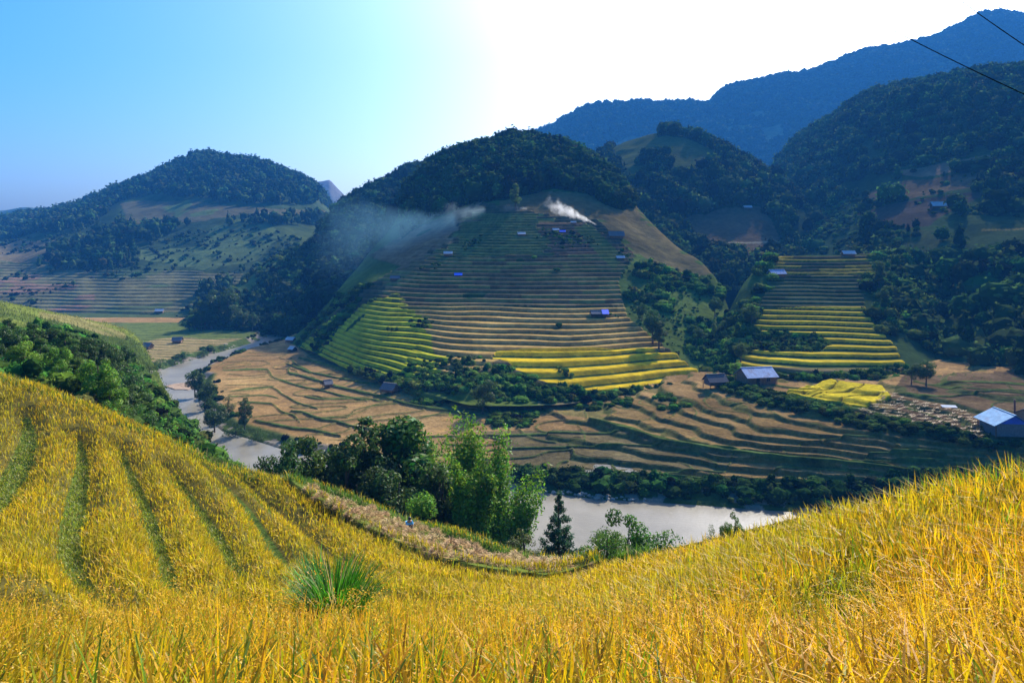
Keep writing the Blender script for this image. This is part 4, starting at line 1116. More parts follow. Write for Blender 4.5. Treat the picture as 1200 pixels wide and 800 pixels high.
# trees on the far bank and in the fields
stand(229, 428, 468, 'broad0', 'rounded dark tree on the river bend beside the small sandbar', sx=.85)
stand(240, 446, 480, 'broad2', 'dark tree below the rounded one on the river bend')
stand(252, 468, 512, 'broad1', 'big bushy dark tree on the far bank left of the slim one', sx=1.0)
stand(287, 466, 506, 'tall0', 'slim dark tree standing alone at the edge of the brown paddies', sx=.95)
stand(268, 462, 488, 'olive', 'small grey-green tree behind the slim one at the paddy edge', sx=1.2)
stand(276, 492, 512, 'bush0', 'dark bush at the foot of the slim tree', name='bush', cat='bush')
stand(302, 497, 516, 'bush0', 'dark bush on the bank right of the slim tree', name='bush', cat='bush')
stand(566, 441, 485, 'broad2', 'round olive-green tree standing alone at the foot of the terraced hill', sx=1.05)
stand(765, 358, 402, 'broad1', 'dark bushy tree at the upper right corner of the terraces', sx=.9)
stand(752, 352, 376, 'broad0', 'dark tree beside the hut with the blue tarpaulin', sx=.9)
stand(772, 376, 408, 'tall2', 'dark tree just below the bushy one at the terrace corner', sx=1.2)
stand(862, 424, 447, 'lit0', 'olive tree between the two farmhouses', sx=1.1)
stand(903, 566, 584, 'tall0', 'small dark tree rising from the hedge on the far river bank')
stand(1085, 418, 452, 'broad0', 'dark tree at the foot of the shaded slope by the far fields', sx=1.0)
stand(1068, 424, 450, 'broad2', 'dark tree right beside the small terraced hill', sx=1.0)
stand(1036, 335, 366, 'tall0', 'feathery dark tree on the edge of the smaller terraced hill', sx=1.1)
stand(1030, 306, 338, 'tall2', 'tall dark tree at the top corner of the smaller terraced hill')
stand(604, 216, 246, 'tall1', 'lone tree standing out at the lower edge of the crest forest')
for k, (x, t, b_) in enumerate([(868, 398, 424), (845, 372, 402), (822, 382, 406), (880, 352, 384), (838, 345, 372)]):
    stand(x, t, b_, 'broad%d' % (k % 3), 'dark tree in the scrubby gully between the two terraced hills', group='trees in the gully')
for k, (x, t, b_) in enumerate([(152, 418, 438), (163, 424, 440), (175, 422, 436), (188, 417, 431), (205, 413, 427), (216, 408, 421), (238, 406, 418), (250, 402, 412), (262, 401, 409)]):
    stand(x, t, b_, 'bush%d' % (k % 2), 'dark bush along the far side of the upstream river reach', name='bush', cat='bush', group='bushes along the upstream reach')
for k, (x, t, b_) in enumerate([(228, 366, 387), (222, 372, 387), (233, 360, 386), (236, 368, 388), (240, 350, 386), (248, 340, 386), (257, 336, 385), (266, 350, 386), (281, 358, 387), (296, 366, 388)]):
    stand(x, t, b_, ('broad0', 'tall0', 'broad2', 'tall2')[k % 4], 'hazy dark tree in the belt at the foot of the far left hill', group='trees at the foot of the far left hill', sx=1.15)

# the thicket on the spur at the left
lit = [(28, 400, 434, 'lit0', 'bright green domed tree at the top edge of the golden terraces', 1.25), (112, 414, 458, 'lit1', 'sunlit light-green tree leaning over the rice edge', .95), (128, 436, 474, 'lit0', 'lower light-green tree next to the sunlit one at the rice edge', .9)]
for x, t, b_, tp, lab, s in lit: stand(x, t, b_, tp, lab, None if False else np.interp(x, edge_px, edge_Y)+(9 if x < 60 else 8), sx=s)
spots = [(8, 375, 64), (40, 380, 72), (62, 374, 84), (80, 372, 92), (48, 398, 62), (66, 402, 60), (84, 404, 66), (92, 386, 88), (104, 378, 100), (100, 396, 74), (118, 400, 84), (108, 388, 92), (76, 390, 76), (20, 388, 70), (132, 408, 88), (140, 420, 78), (128, 402, 96),
         (148, 430, 84), (158, 440, 78), (142, 446, 66), (156, 452, 68), (168, 452, 84), (172, 462, 74), (160, 466, 64), (180, 470, 76), (176, 480, 66), (188, 484, 70), (150, 470, 60), (90, 420, 58), (72, 424, 56), (10, 360, 96), (30, 366, 110), (56, 378, 98), (194, 494, 64), (204, 505, 60), (214, 516, 58), (226, 528, 56), (-20, 380, 70), (-40, 370, 90), (130, 455, 57), (112, 440, 62), (146, 405, 105), (-8, 402, 60)]
spots = [(x, max(t, 372+.16*max(x, 0)), min(Y, 84 if x < 130 else 999)) for x, t, Y in spots]
for k, (x, t, Y) in enumerate(spots):
    X = (x-CX)/F*Y; q = np.array([X, Y, surf_z(X, Y)]); h = ZC+(HY-t)/F*Y-q[2]
    h = float(np.clip(h, 1.8, 9))
    tp = ('broad0', 'tall0', 'broad2', 'broad1', 'tall1', 'lit1', 'tall2', 'bush1')[k % 8]
    place_tree(TP[tp], q, h, 'dark green tree in the dense thicket on the slope left of the river', 'tree', 'trees of the thicket on the left slope', sx=1.0 if tp[:3] != 'tal' else 1.4)
# bamboo
def bamboo(seed, n, py_top, spread, px_py, Y, label, lean=(0, 0)):
    r = np.random.default_rng(seed); X0 = (px_py-CX)/F*Y; h = (ZC+(HY-py_top)/F*Y-surf_z(X0, Y))/.93
    x = (px_py-CX)/F*Y; e = empty('bamboo_clump', (x, Y, surf_z(x, Y)))
    tag(e, label, 'bamboo', 'bamboo on the river bank' if False else None)
    mb = MB(); cen = []; rad = []; 
    for k in range(n):
        a = r.random()*6.28; L = h*(.7+.35*r.random()); s = spread*(.2+.8*r.random())
        dirx, diry = math.cos(a)*s+lean[0], math.sin(a)*s*.8+lean[1]
        ts = np.linspace(0, 1, 9)
        pts = np.stack([.3*math.cos(a)+dirx*L*ts**2.0, .3*math.sin(a)+diry*L*ts**2.0, L*(ts-.13*(abs(dirx)+abs(diry)+.35)*ts**4)], -1)
        mb.tube(pts[:8], .045*(1-.75*ts[:8]), 5)
        for q, t in zip(np.linspace(0, 1, 26), np.linspace(.28, 1.0, 26)):
            p_ = np.array([np.interp(t, ts, pts[:, i]) for i in range(3)])
            w = h*.075*math.sin(math.pi*min(1, (t-.22)/.8*.93+.05))**.6+.1
            cen.append(p_+r.normal(0, .12, 3)); rad.append(w)
    V, Q, c = leafcloud(r, np.array(cen), np.array(rad), n*1500, .15, (.11, .23, .012), shell=.25)
    mb.build('culms', M_culm, e)
    obj('foliage', make_mesh('foliage', V, [Q], c), M_leaf, e)
    return e
bamboo(1, 10, 492, .10, 546, 57, 'plumed bamboo clump with a round top at the right end of the riverside row', (.0, 0))
bamboo(2, 5, 497, .03, 578, 54, 'tall narrow bright bamboo plumes standing right of the darker clump', (.04, 0))
bamboo(3, 6, 532, .08, 586, 56, 'lower bamboo arching out over the river', (.22, 0))
bamboo(4, 9, 535, .14, 556, 51.5, 'dense low bamboo in front of the tall plumes')
bamboo(5, 7, 500, .10, 522, 60, 'bamboo clump with small rounded plumes behind the riverside row', (-.02, 0))

# ------------------------------------------------------------------ woods and scrub that read as one mass
def ico(sub):
    import bmesh
    bm = bmesh.new(); bmesh.ops.create_icosphere(bm, subdivisions=sub, radius=1)
    V = np.array([v.co[:] for v in bm.verts]); T = np.array([[v.index for v in f.verts] for f in bm.faces]); bm.free()
    return V, T
IV, IT = ico(2); JV, JT = ico(1)
def crown_t(seed, nleaf, kind, small=False):
    """one far crown: lumpy core plus leaf sprays; unit height"""
    r = np.random.default_rng(seed); V0, T0 = (JV, JT) if small else (IV, IT)
    d = 1+.35*fbm(V0[:, 0]*1.6+seed*3.1, V0[:, 1]*1.6+V0[:, 2]*1.3, seed, 2)
    if kind == 'cone':
        z = V0[:, 2]*.5+.5; V = np.stack([V0[:, 0]*.27*(1.15-z)*d, V0[:, 1]*.27*(1.15-z)*d, z], -1)
    elif kind == 'low':
        V = V0*d[:, None]*np.array((.62, .62, .42))+np.array((0, 0, .30))
    else:
        V = V0*d[:, None]*np.array((.36, .36, .40))+np.array((0, 0, .58))
    c0 = np.full((len(V), 1), .7)*(.7+.5*r.random((len(V), 1)))
    k = r.integers(0, len(V), nleaf); ctr = np.array((0, 0, .45 if kind != 'low' else .25))
    d = V[k]-ctr; pos = ctr+d*(.95+.3*r.random((nleaf, 1)))+r.normal(0, .03, (nleaf, 3))
    nrm = d/np.linalg.norm(d, axis=1, keepdims=True)+r.normal(0, .5, (nleaf, 3)); nrm /= np.linalg.norm(nrm, axis=1, keepdims=True)
    a = np.cross(nrm, r.normal(size=(nleaf, 3))); a /= np.linalg.norm(a, axis=1, keepdims=True); b = np.cross(nrm, a)
    s = .085*(.6+.8*r.random((nleaf, 1)))*(1.5 if small else 1)
    L = np.stack([pos-a*s, pos-b*s*.6, pos+a*s, pos+b*s*.6], 1).reshape(-1, 3)
    cl = np.repeat(.7+.8*r.random((nleaf, 1)), 4, 0)
    return np.r_[V, L], np.arange(4*nleaf).reshape(-1, 4)+len(V), T0, np.r_[c0, cl]
CT = {k: [crown_t(7*i+3, n, kd, small) for i in range(5)] for k, (n, kd, small) in dict(round=(70, 'round', False), cone=(70, 'cone', False), low=(70, 'low', False), tinyr=(14, 'round', True), tinyc=(12, 'cone', True), tinyl=(16, 'low', True)).items()}
def scatter(name, p, mask, n, hmin, hmax, kinds, col, label, cat, mat=None, jit=.45, clump=None, sink=.05):
    w = p.area()*mask
    # thin out what the camera side cannot see from anywhere near: steep back slopes
    w = (w/w.sum()).ravel()
    i = rng.choice(len(w), n, p=w)
    X, Y, z, px = p.X.ravel()[i], p.Y.ravel()[i], p.Z.ravel()[i], p.PX.ravel()[i]
    X = X+rng.normal(0, .8, n); Y = Y+rng.normal(0, .8, n)
    h = hmin+(hmax-hmin)*rng.random(n)**1.4
    if clump is not None: h = h*(1+.5*fbm(X*clump, Y*clump, 400))
    var = rng.integers(0, 5, n); kd = rng.integers(0, len(kinds), n)
    M = Mass(); col = np.asarray(col)
    for a, kk in enumerate(kinds):
        for v in range(5):
            s = np.nonzero((var == v) & (kd == a))[0]
            if not len(s): continue
            Vt, Q, T, ct = CT[kk][v]
            ang = rng.random(len(s))*6.283; ca, sa = np.cos(ang)[:, None], np.sin(ang)[:, None]
            sx = h[s][:, None]*(.85+.4*rng.random((len(s), 1)))
            x = (Vt[None, :, 0]*ca-Vt[None, :, 1]*sa)*sx+X[s][:, None]; y = (Vt[None, :, 0]*sa+Vt[None, :, 1]*ca)*sx+Y[s][:, None]
            zz = Vt[None, :, 2]*h[s][:, None]+z[s][:, None]-sink*h[s][:, None]
            V = np.stack([x, y, zz], -1).reshape(-1, 3); o = (np.arange(len(s))*len(Vt))[:, None, None]
            tint = col*(1+jit*rng.normal(size=(len(s), 1))+.45*fbm(X[s]*.02, Y[s]*.02, 777)[:, None])*(1+.14*rng.normal(size=(len(s), 3)))
            c = np.clip(tint, .006, .4)[:, None, :]*ct[None]
            M.add(V, (Q[None]+o).reshape(-1, 4), (T[None]+o).reshape(-1, 3), c.reshape(-1, 3))
    ob = obj(name, M.mesh(name), mat or M_forest)
    return tag(ob, label, cat, kind='stuff')
inv = lambda p: ((p.PX > -60) & (p.PX < 1260))*1.0
front = lambda p: (p.row < p.ncrest+9)*1.0
W = (.034, .060, .014); WB = (.034, .060, .019); SCR = (.062, .108, .018)
scatter('forest', CH, CH.forest*front(CH), 2600, 4.5, 12, ('round', 'round', 'cone'), W, 'dense dark forest over the crest of the central terraced hill', 'forest', clump=.03)
scatter('forest', MH, MH.forest*front(MH)*inv(MH), 2600, 4, 11, ('round', 'round', 'cone'), W, 'dark forest on the middle hill behind the terraces', 'forest', clump=.03)
scatter('forest', RH, RH.forest*front(RH)*inv(RH), 5200, 3.5, 11, ('round', 'round', 'low', 'cone'), W, 'dark forest on the steep shaded slope to the right', 'forest', clump=.03)
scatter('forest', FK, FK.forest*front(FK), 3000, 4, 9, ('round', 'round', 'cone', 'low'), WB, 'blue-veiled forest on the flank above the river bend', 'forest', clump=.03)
scatter('forest', LH, LH.forest*front(LH)*inv(LH), 5200, 5, 13, ('tinyr', 'tinyr', 'tinyc'), WB, 'hazy forest over the summit of the far left hill', 'forest', clump=.02)
scatter('forest', BR, BR.forest*front(BR)*inv(BR), 15000, 6, 17, ('tinyr', 'tinyl'), (.02, .035, .014), 'forest covering the high blue ridge', 'forest', clump=.01)
def msk(p, poly, th=-.2, s=.06, seed=500): return (in_poly(p.PX, p.PY, poly) & (fbm(p.X*s, p.Y*s, seed) > th))*1.0
bushes = [(CH, msk(CH, [(490, 446), (560, 436), (590, 432), (640, 455), (700, 464), (815, 456), (800, 470), (700, 474), (600, 474), (560, 466), (500, 460)], -.3), 430, 1.0, 2.4),
          (CH, msk(CH, [(728, 330), (750, 310), (800, 320), (842, 330), (858, 380), (850, 440), (800, 420), (770, 400), (738, 372)], -.0), 330, 1.5, 4.0),
          (CH, msk(CH, [(345, 408), (380, 366), (420, 318), (436, 330), (410, 372), (370, 412)], -.1), 260, 1.2, 3.2),
          (CH, msk(CH, [(380, 428), (440, 440), (500, 452), (500, 462), (440, 450), (370, 432)], -.6), 160, 1.0, 2.2),
          (CH, msk(CH, [(340, 420), (500, 300), (640, 250), (740, 300), (740, 440), (500, 450)], .38), 260, .8, 1.8),
          (SH, msk(SH, [(828, 460), (836, 400), (880, 330), (905, 300), (895, 350), (870, 410), (858, 440)], -.3), 360, 1.5, 4.2),
          (SH, msk(SH, [(1012, 340), (1026, 385), (1052, 412), (1070, 446), (1112, 446), (1112, 300), (1030, 296)], -.3), 430, 1.5, 4.5),
          (SH, msk(SH, [(866, 405), (900, 388), (960, 394), (972, 404), (955, 412), (900, 414), (870, 412)], -.6), 220, .8, 1.8),
          (SH, msk(SH, [(880, 438), (940, 443), (1070, 436), (1080, 446), (960, 456), (880, 446)], -.5), 140, 1, 2.2),
          (MH, RH.scrub[:0].sum()+msk(MH, [(830, 350), (900, 300), (930, 310), (930, 345)], -.5), 300, 1.5, 4),
          (RH, RH.scrub*1.0, 500, 1.2, 3), (LH, msk(LH, [(-20, 262), (400, 262), (420, 380), (-20, 392)], .12, .02), 900, 1.5, 4.5),
          (FK, msk(FK, [(215, 370), (300, 310), (380, 262), (430, 300), (350, 395), (215, 392)], -.2), 700, 1.5, 4.5)]
bushes += [(CH, msk(CH, [(728, 322), (750, 305), (800, 322), (842, 330), (856, 380), (845, 430), (800, 418), (770, 395), (738, 370)], -.5, .15, 520), 420, .4, 1.1), (RH, msk(RH, [(1000, 190), (1260, 170), (1260, 330), (1100, 320), (990, 300)], .1, .05, 521), 420, 1.0, 3.0)]
for p, m, n, a, b in bushes:
    far = p is LH
    scatter('shrubbery', p, m*front(p), n, a, b, ('tinyl', 'tinyr') if far else ('low', 'low', 'round'), WB if far else SCR, {id(CH): 'dark scrub growing on the central terraced hill', id(SH): 'dark scrub round the smaller terraced hill', id(MH): 'dark scrub in the gully under the middle hill', id(RH): 'scrub on the shaded slope', id(LH): 'scattered scrub on the far left hill', id(FK): 'scrub on the blue-veiled flank'}[id(p)], 'scrub')
gm = np.zeros(G.Y.shape); gm[fs] = ((sd > .6) & (sd < 5.5) & (G.PX[fs] > 606) & (G.Y[fs] > 104) & (G.PY[fs] < 600))*1.0
scatter('shrubbery', G, gm, 700, .7, 2.6, ('low', 'low', 'round'), (.032, .062, .014), 'dark hedge of bushes along the far river bank', 'scrub')
gm = np.zeros(G.Y.shape); gm[fs] = (hed > .4)*1.0
scatter('shrubbery', G, gm, 560, .6, 1.7, ('low',), (.036, .07, .015), 'green hedge running diagonally across the right-hand paddies', 'scrub')
gm = np.zeros(G.Y.shape); gm[fs] = ((sd > .6) & (sd < 4) & (G.PX[fs] < 606) & (G.PX[fs] > 140) & (fbm(G.X[fs]*.1, G.Y[fs]*.1, 510) > .05))*1.0
scatter('shrubbery', G, gm, 420, .6, 2.0, ('low',), (.034, .065, .015), 'low bushes on the banks of the upstream river', 'scrub')
gm = (in_poly(G.PX, G.PY, [(440, 455), (600, 486), (720, 470), (860, 455), (850, 468), (720, 492), (600, 500), (500, 486)]) & (fbm(G.X*.1, G.Y*.1, 511) > .1))*1.0
scatter('shrubbery', G, gm, 260, .6, 1.8, ('low',), SCR, 'bushes along the foot of the terraced hill', 'scrub')
gm = np.zeros(G.Y.shape); gm[G.seg[9]+3:G.seg[11]] = 1.0; gm *= (G.PX > -60)*(G.PX < 1000)*(G.Y > Yedge[None, :]+11)
scatter('shrubbery', G, gm, 1500, .8, 2.4, ('low', 'low', 'round'), (.04, .075, .015), 'bushes on the hidden slope below the rice terraces', 'scrub')
w = msk(SP, [(-60, 378), (40, 384), (90, 396), (130, 412), (160, 440), (210, 500), (280, 580), (200, 560), (100, 486), (0, 450), (-60, 440)], -.25, .08)
scatter('shrubbery', SP, w*(SP.Y > 50)*front(SP), 1500, .7, 2.0, ('low', 'low', 'round'), (.06, .115, .018), 'undergrowth of the thicket on the left slope', 'scrub')

# boulders on the banks
def rock(seed):
    r = np.random.default_rng(seed); d = 1+.35*vnoise(IV[:, 0]*1.4+seed*5, IV[:, 1]*1.4+IV[:, 2]*1.7, seed)
    return make_mesh('boulder', IV*d[:, None]*np.array((1, .8, .6)), [IT], np.ones((len(IV), 3))*.3, True)
M_rock = plain_mat('grey_stone', (.27, .24, .20), .9, 2.5)
rk = [rock(s) for s in range(4)]
M = 0
for k in range(90):
    x = rng.choice([rng.uniform(640, 770), rng.uniform(160, 340)], p=[.55, .45])
    i = rng.integers(0, len(RIV)-1)
    if x > 600: y = np.interp(x, [600, 700, 800], [569, 583, 589])+rng.uniform(-3, 1.5)
    else: y = np.interp(x, [164, 201, 253, 299, 340], [441, 427.5, 412.5, 399.5, 389])+rng.uniform(-.8, 1.2)
    q = ground_at(x, y)
    if q[2] < -.5: q[2] = -.1
    s = .18+.5*rng.random()**2
    o = obj('boulder', rk[k % 4], M_rock, loc=tuple(q), rot=(0, 0, rng.random()*6.28), scale=(s, s, s))
    tag(o, 'small grey boulder at the edge of the near river reach' if x > 600 else 'small grey boulder on the bank of the upstream reach', 'boulder', 'boulders on the near far-bank' if x > 600 else 'boulders upstream')

# ------------------------------------------------------------------ farmhouses, field huts and small things
M_tin = plain_mat('pale_tin_roof', (.26, .33, .48), .9, 1.2, .8, 1.12, .0, (6, 'X', .8), .1, .55)
M_tin2 = plain_mat('light_blue_tin_roof', (.16, .29, .44), .9, 1.2, .75, 1.15, .0, (6, 'Y', .8), .1, .35)
M_white = plain_mat('whitish_roof_sheet', (.36, .39, .43), .9, 2, .8, 1.1, 0, None, .1, .3)
M_grey = plain_mat('grey_thatch', (.12, .12, .135), .95, 5, .6, 1.3, 0, (14, 'X', .75))
M_thatch = plain_mat('dark_thatch', (.075, .075, .085), .95, 5, .6, 1.4, 0, (14, 'X', .75))
M_wood = plain_mat('weathered_boards', (.17, .10, .06), .85, 3, .6, 1.3, 0, (9, 'X', .6))
M_pwood = plain_mat('pale_boards', (.10, .12, .14), .9, 3, .7, 1.2, 0, (8, 'X', .7))
M_bluew = plain_mat('blue_sheet_wall', (.03, .09, .5), .6, 2, .8, 1.2, 0, (8, 'X', .75))
M_tarp = plain_mat('blue_tarpaulin', (.01, .10, .75), .4, 2, .8, 1.2, 0, None, .5)
M_dark = plain_mat('shadowy_interior', (.02, .018, .016), .9)
M_sack = plain_mat('white_sack', (.65, .63, .6), .8, 4)
M_pole = plain_mat('brown_post', (.13, .05, .04), .8, 4)
M_barrel = plain_mat('blue_barrel', (.03, .22, .5), .45, 3)

def hut(label, loc, w, d, h, rise, rz, roof, wall, stilts=0.0, over=.45, open_front=False, cat='hut', name='hut', big=False, gable=None, group=None):
    """ridge along local X; walls w x d, eaves at stilts+h"""
    e = empty(name, tuple(loc), rz); tag(e, label, cat, group)
    z0, z1 = stilts-.3 if stilts == 0 else stilts, stilts+h
    wm_ = MB(); t = .12
    if not open_front: wm_.box((0, -d/2, (z0+z1)/2), (w, t, z1-z0))
    wm_.box((0, d/2, (z0+z1)/2), (w, t, z1-z0))
    for s in (-1, 1): wm_.box((s*w/2, 0, (z0+z1)/2), (t, d-t-.01, z1-z0))
    wm_.build('wall', wall, e)
    for s in (-1, 1):
        g = MB(); x = s*w/2
        g.add([(x-t/2, -d/2, z1+.003), (x-t/2, d/2, z1+.003), (x-t/2, 0, z1+rise*.97), (x+t/2, -d/2, z1+.003), (x+t/2, d/2, z1+.003), (x+t/2, 0, z1+rise*.97)], [(0, 1, 2), (5, 4, 3), (0, 3, 4, 1), (1, 4, 5, 2), (2, 5, 3, 0)])
        g.build('gable', gable or wall, e)
    r = MB(); a, b = w/2+over, d/2+over; ze = z1-rise*over/(d/2)
    r.slab([(-a, -b, ze+.06), (a, -b, ze+.06), (a, 0, z1+rise+.06), (-a, 0, z1+rise+.06)], .07)
    r.slab([(-a, 0, z1+rise+.05), (a, 0, z1+rise+.05), (a, b, ze+.05), (-a, b, ze+.05)], .07)
    ro = r.build('roof', roof, e)
    c = MB(); c.box((0, 0, z1+rise+.15), (2*a+.04, .28, .06)); c.build('ridge_cap', roof, ro)
    if stilts > 0 or big:
        for sx in (-1, 1):
            for sy in (-1, 1):
                p_ = MB(); p_.box((sx*(w/2+.16), sy*(d/2+.16), (z1-.5)/2-.3), (.14, .14, z1+.1)); p_.build('post', M_wood, e)
    if stilts > 0:
        f = MB(); f.box((0, 0, stilts-.08), (w+.1, d+.1, .12)); f.build('floor', M_wood, e)
    if big:
        dr_ = MB(); dr_.box((-w*.15, -d/2-t/2-.02, z0+.3+.95), (.95, .05, 1.9)); do = dr_.build('door', M_dark, e)
        hd = MB(); hd.box((-w*.15+.36, -d/2-t/2-.06, z0+1.2), (.05, .04, .16)); hd.build('handle', M_white, do)
        for xw in (.22*w,):
            wn = MB(); wn.box((xw, -d/2-t/2-.02, z0+1.75), (.9, .05, .8)); wo = wn.build('window', M_dark, e)
            fr = MB()
            for dx_ in (-.48, 0, .48): fr.box((xw+dx_, -d/2-t/2-.06, z0+1.75), (.06, .05, .92))
            for dz in (-.43, .43): fr.box((xw, -d/2-t/2-.06, z0+1.75+dz), (.9, .045, .06))
            fr.build('frame', M_pwood, wo)
    return e

def gz(px, py): return ground_at(px, py)-np.array((0, 0, .05))
q = gz(886, 449)
hut('brown wooden farmhouse with a pale blue-grey tin roof below the smaller terraces', q, 7.6, 5.4, 2.3, 1.7, R(12), M_tin, M_wood, 0, .55, name='farmhouse', cat='house', big=True)
q = gz(876, 452)
for dx, s, lab in ((0, .45, 'white sack lying in front of the brown farmhouse, the larger of two'), (.9, .36, 'smaller white sack beside the larger one in front of the brown farmhouse')):
    o = obj('sack', make_mesh('sack', IV*(1+.15*vnoise(IV[:, 0]*2, IV[:, 1]*2+IV[:, 2], 8))[:, None]*np.array((1.2, .8, .75)), [IT], np.ones((len(IV), 3)), True), M_sack, loc=(q[0]+dx, q[1], q[2]+.2), scale=(s, s, s)); tag(o, lab, 'sack')
hut('small hut with a dark grey thatched roof on stilts, left of the brown farmhouse', gz(838, 455), 4.4, 3.2, 1.1, 1.35, R(14), M_thatch, M_thatch, 1.2, .5)
q = ground_at(1177, 505)
hut('farmhouse with a light blue tin roof and deep blue gable at the right edge', q, 5.4, 5.8, 2.0, 1.6, R(84), M_tin2, M_pwood, 0, .7, name='farmhouse', cat='house', big=True, gable=M_bluew)
q = ground_at(1215, 497)
hut('dark shed with a white-edged roof just behind the light blue farmhouse', q, 5, 4, 1.9, 1.0, R(10), M_grey, M_wood, 0, .4, name='shed', cat='shed')
q = ground_at(1189, 490); mb = MB(); mb.tube([(0, 0, -.4), (.03, 0, 2), (.02, .02, 3.6)], [.17, .16, .15], 9)
o = mb.build('post', M_pole); o.location = q; tag(o, 'thick brown post rising behind the light blue farmhouse', 'post')
q = ground_at(1196, 508); mb = MB(); mb.tube([(0, 0, 0), (0, 0, .28), (0, 0, .3), (0, 0, .32), (0, 0, .58), (0, 0, .6), (0, 0, .62), (0, 0, .9)], [.29, .3, .32, .3, .3, .32, .3, .29], 14)
o = mb.build('barrel', M_barrel); o.location = q; tag(o, 'bright blue barrel beside the light blue farmhouse', 'barrel')
q = ground_at(1112, 477); mb = MB(); mb.slab([(-1.5, -.5, .05), (1.5, -.5, 0.02), (1.55, .5, .3), (-1.45, .5, .34)], .05); mb.box((-1.2, .3, .1), (.08, .08, .4)); mb.box((1.2, .3, .1), (.08, .08, .4))
o = mb.build('drying_mat', M_white); o.location = q; o.rotation_euler = (0, 0, -.1); tag(o, 'low whitish drying mat lying in the brown field left of the right-hand farmhouse', 'mat')
q = gz(702, 371)
hut('low grey hut on the upper edge of the tan terraces, half under a blue tarpaulin', q, 5.2, 2.6, .9, .9, R(4), M_grey, M_dark, .4, .4)
mb = MB(); mb.slab([(.55, -1.85, 1.02), (2.9, -1.85, 1.02), (2.95, .05, 2.42), (.55, .05, 2.42)], .04); mb.slab([(.55, .06, 2.42), (2.95, .06, 2.42), (2.9, 1.8, 1.1), (.55, 1.8, 1.1)], .04)
o = mb.build('tarpaulin', M_tarp); o.location = q+np.array((.25, 0, .06)); o.rotation_euler = (0, 0, R(4)); tag(o, 'bright blue tarpaulin spread over the right half of the grey terrace hut', 'tarpaulin')
q = gz(457, 461); hut('grey-roofed open hut on stilts at the left foot of the terraced hill', q, 3.6, 2.8, .9, 1.2, R(-28), M_grey, M_wood, .8, .5)
q = gz(384, 454); hut('small grey hut standing in the brown paddies on the left', q, 2.0, 1.8, .8, .9, R(35), M_grey, M_wood, .6, .35)
q = gz(341, 401); hut('hut with a curved-looking white roof by the upstream river', q, 3.4, 2.6, 1.0, .9, R(-20), M_white, M_wood, .4, .4)
q = gz(343, 412); hut('dark little hut with a pale roof edge below the white-roofed one by the river', q, 2.6, 2.2, .9, .9, R(-35), M_white, M_dark, .4, .35)
q = gz(208, 402); hut('grey field hut on the pale paddies beyond the river bend, the right one', q, 3.4, 2.6, 1.1, 1.1, R(10), M_grey, M_wood, .5, .5)
q = gz(173, 409); hut('grey field hut on the pale paddies beyond the river bend, the left one', q, 3.2, 2.4, 1.1, 1.1, R(-15), M_grey, M_wood, .5, .5)
FAR = [(187, 366, 4.4, M_white, 'tiny white-roofed hut among the trees at the foot of the far left hill'), (525, 299, 3.2, M_white, 'white-roofed hut halfway up the terraced hill, left of the middle'), (537, 324, 2.7, M_tarp, 'little hut with a bright blue roof on the dark middle terraces'),
       (463, 328, 3.4, M_grey, 'grey hut on the left shoulder of the terraced hill'), (611, 276, 3.0, M_white, 'pale hut beside the upper green terraces'), (651, 271, 2.6, M_white, 'whitish hut under the smoke on the upper slope'), (659, 273, 2.4, M_tarp, 'tiny blue-roofed hut right of the whitish one under the smoke'),
       (672, 262, 2.2, M_white, 'tiny white hut touching the smoke source on the upper slope'), (722, 279, 6.0, M_grey, 'long dark hut on the brown upper slope right of the smoke'), (727, 304, 3.0, M_white, 'pale hut on the right shoulder above the scrub'),
       (876, 245, 4.6, M_white, 'white-roofed hut at the top of the brown field on the middle hill'), (1099, 244, 6.5, M_white, 'long white-roofed hut on the dark field of the right-hand slope'), (994, 300, 4.2, M_white, 'white-roofed hut on the top step of the smaller terraced hill'), (910, 324, 5.0, M_tin, 'pale blue-roofed hut at the left edge of the smaller terraced hill'),
       (125, 278, 4.5, M_white, 'tiny white hut beside the pale field of the far left hill')]
for x, y, s, m, lab in FAR:
    hut(lab, gz(x, y), s, s*.62 if s < 5.5 else s*.4, s*.26, s*.24, R(rng.uniform(-8, 12)), m, M_wood, 0, s*.1)

# a villager crouching among the straw heaps
def skin(name, pts, edges, rad, mat, parent):
    me = bpy.data.meshes.new(name); me.from_pydata([tuple(p_) for p_ in pts], edges, []); me.update()
    o = obj(name, me, mat, parent)
    m = o.modifiers.new('skin', 'SKIN'); m.use_smooth_shade = True
    for i, r_ in enumerate(rad): me.skin_vertices[0].data[i].radius = (r_, r_)
    me.skin_vertices[0].data[0].use_root = True
    s = o.modifiers.new('subdivision', 'SUBSURF'); s.levels = 2; s.render_levels = 2
    return o
xy = can_xy(478, 619.5); e = empty('person', (xy[0], xy[1], surf_z(*xy)+.02), R(-60)); e.scale = (.85,)*3
tag(e, 'crouching villager in a light blue top working among the straw heaps', 'person')
M_skin = plain_mat('skin', (.36, .2, .13), .6); M_trous = plain_mat('dark_trousers', (.02, .025, .05), .9); M_shirt = plain_mat('light_blue_cloth', (.12, .42, .75), .85); M_hair = plain_mat('black_hair', (.01, .01, .012), .5)
pts = [(0, 0, .28), (.06, 0, .42), (.16, 0, .58), (.24, 0, .70), (.29, 0, .78), (.33, 0, .88), (0, .1, .27), (.30, .14, .40), (.16, .13, .08), (.28, .13, .03), (0, -.1, .27), (.30, -.14, .40), (.16, -.13, .08), (.28, -.13, .03),
       (.22, .18, .64), (.36, .22, .44), (.52, .14, .30), (.58, .12, .25), (.22, -.18, .64), (.36, -.22, .44), (.52, -.14, .30), (.58, -.12, .25)]
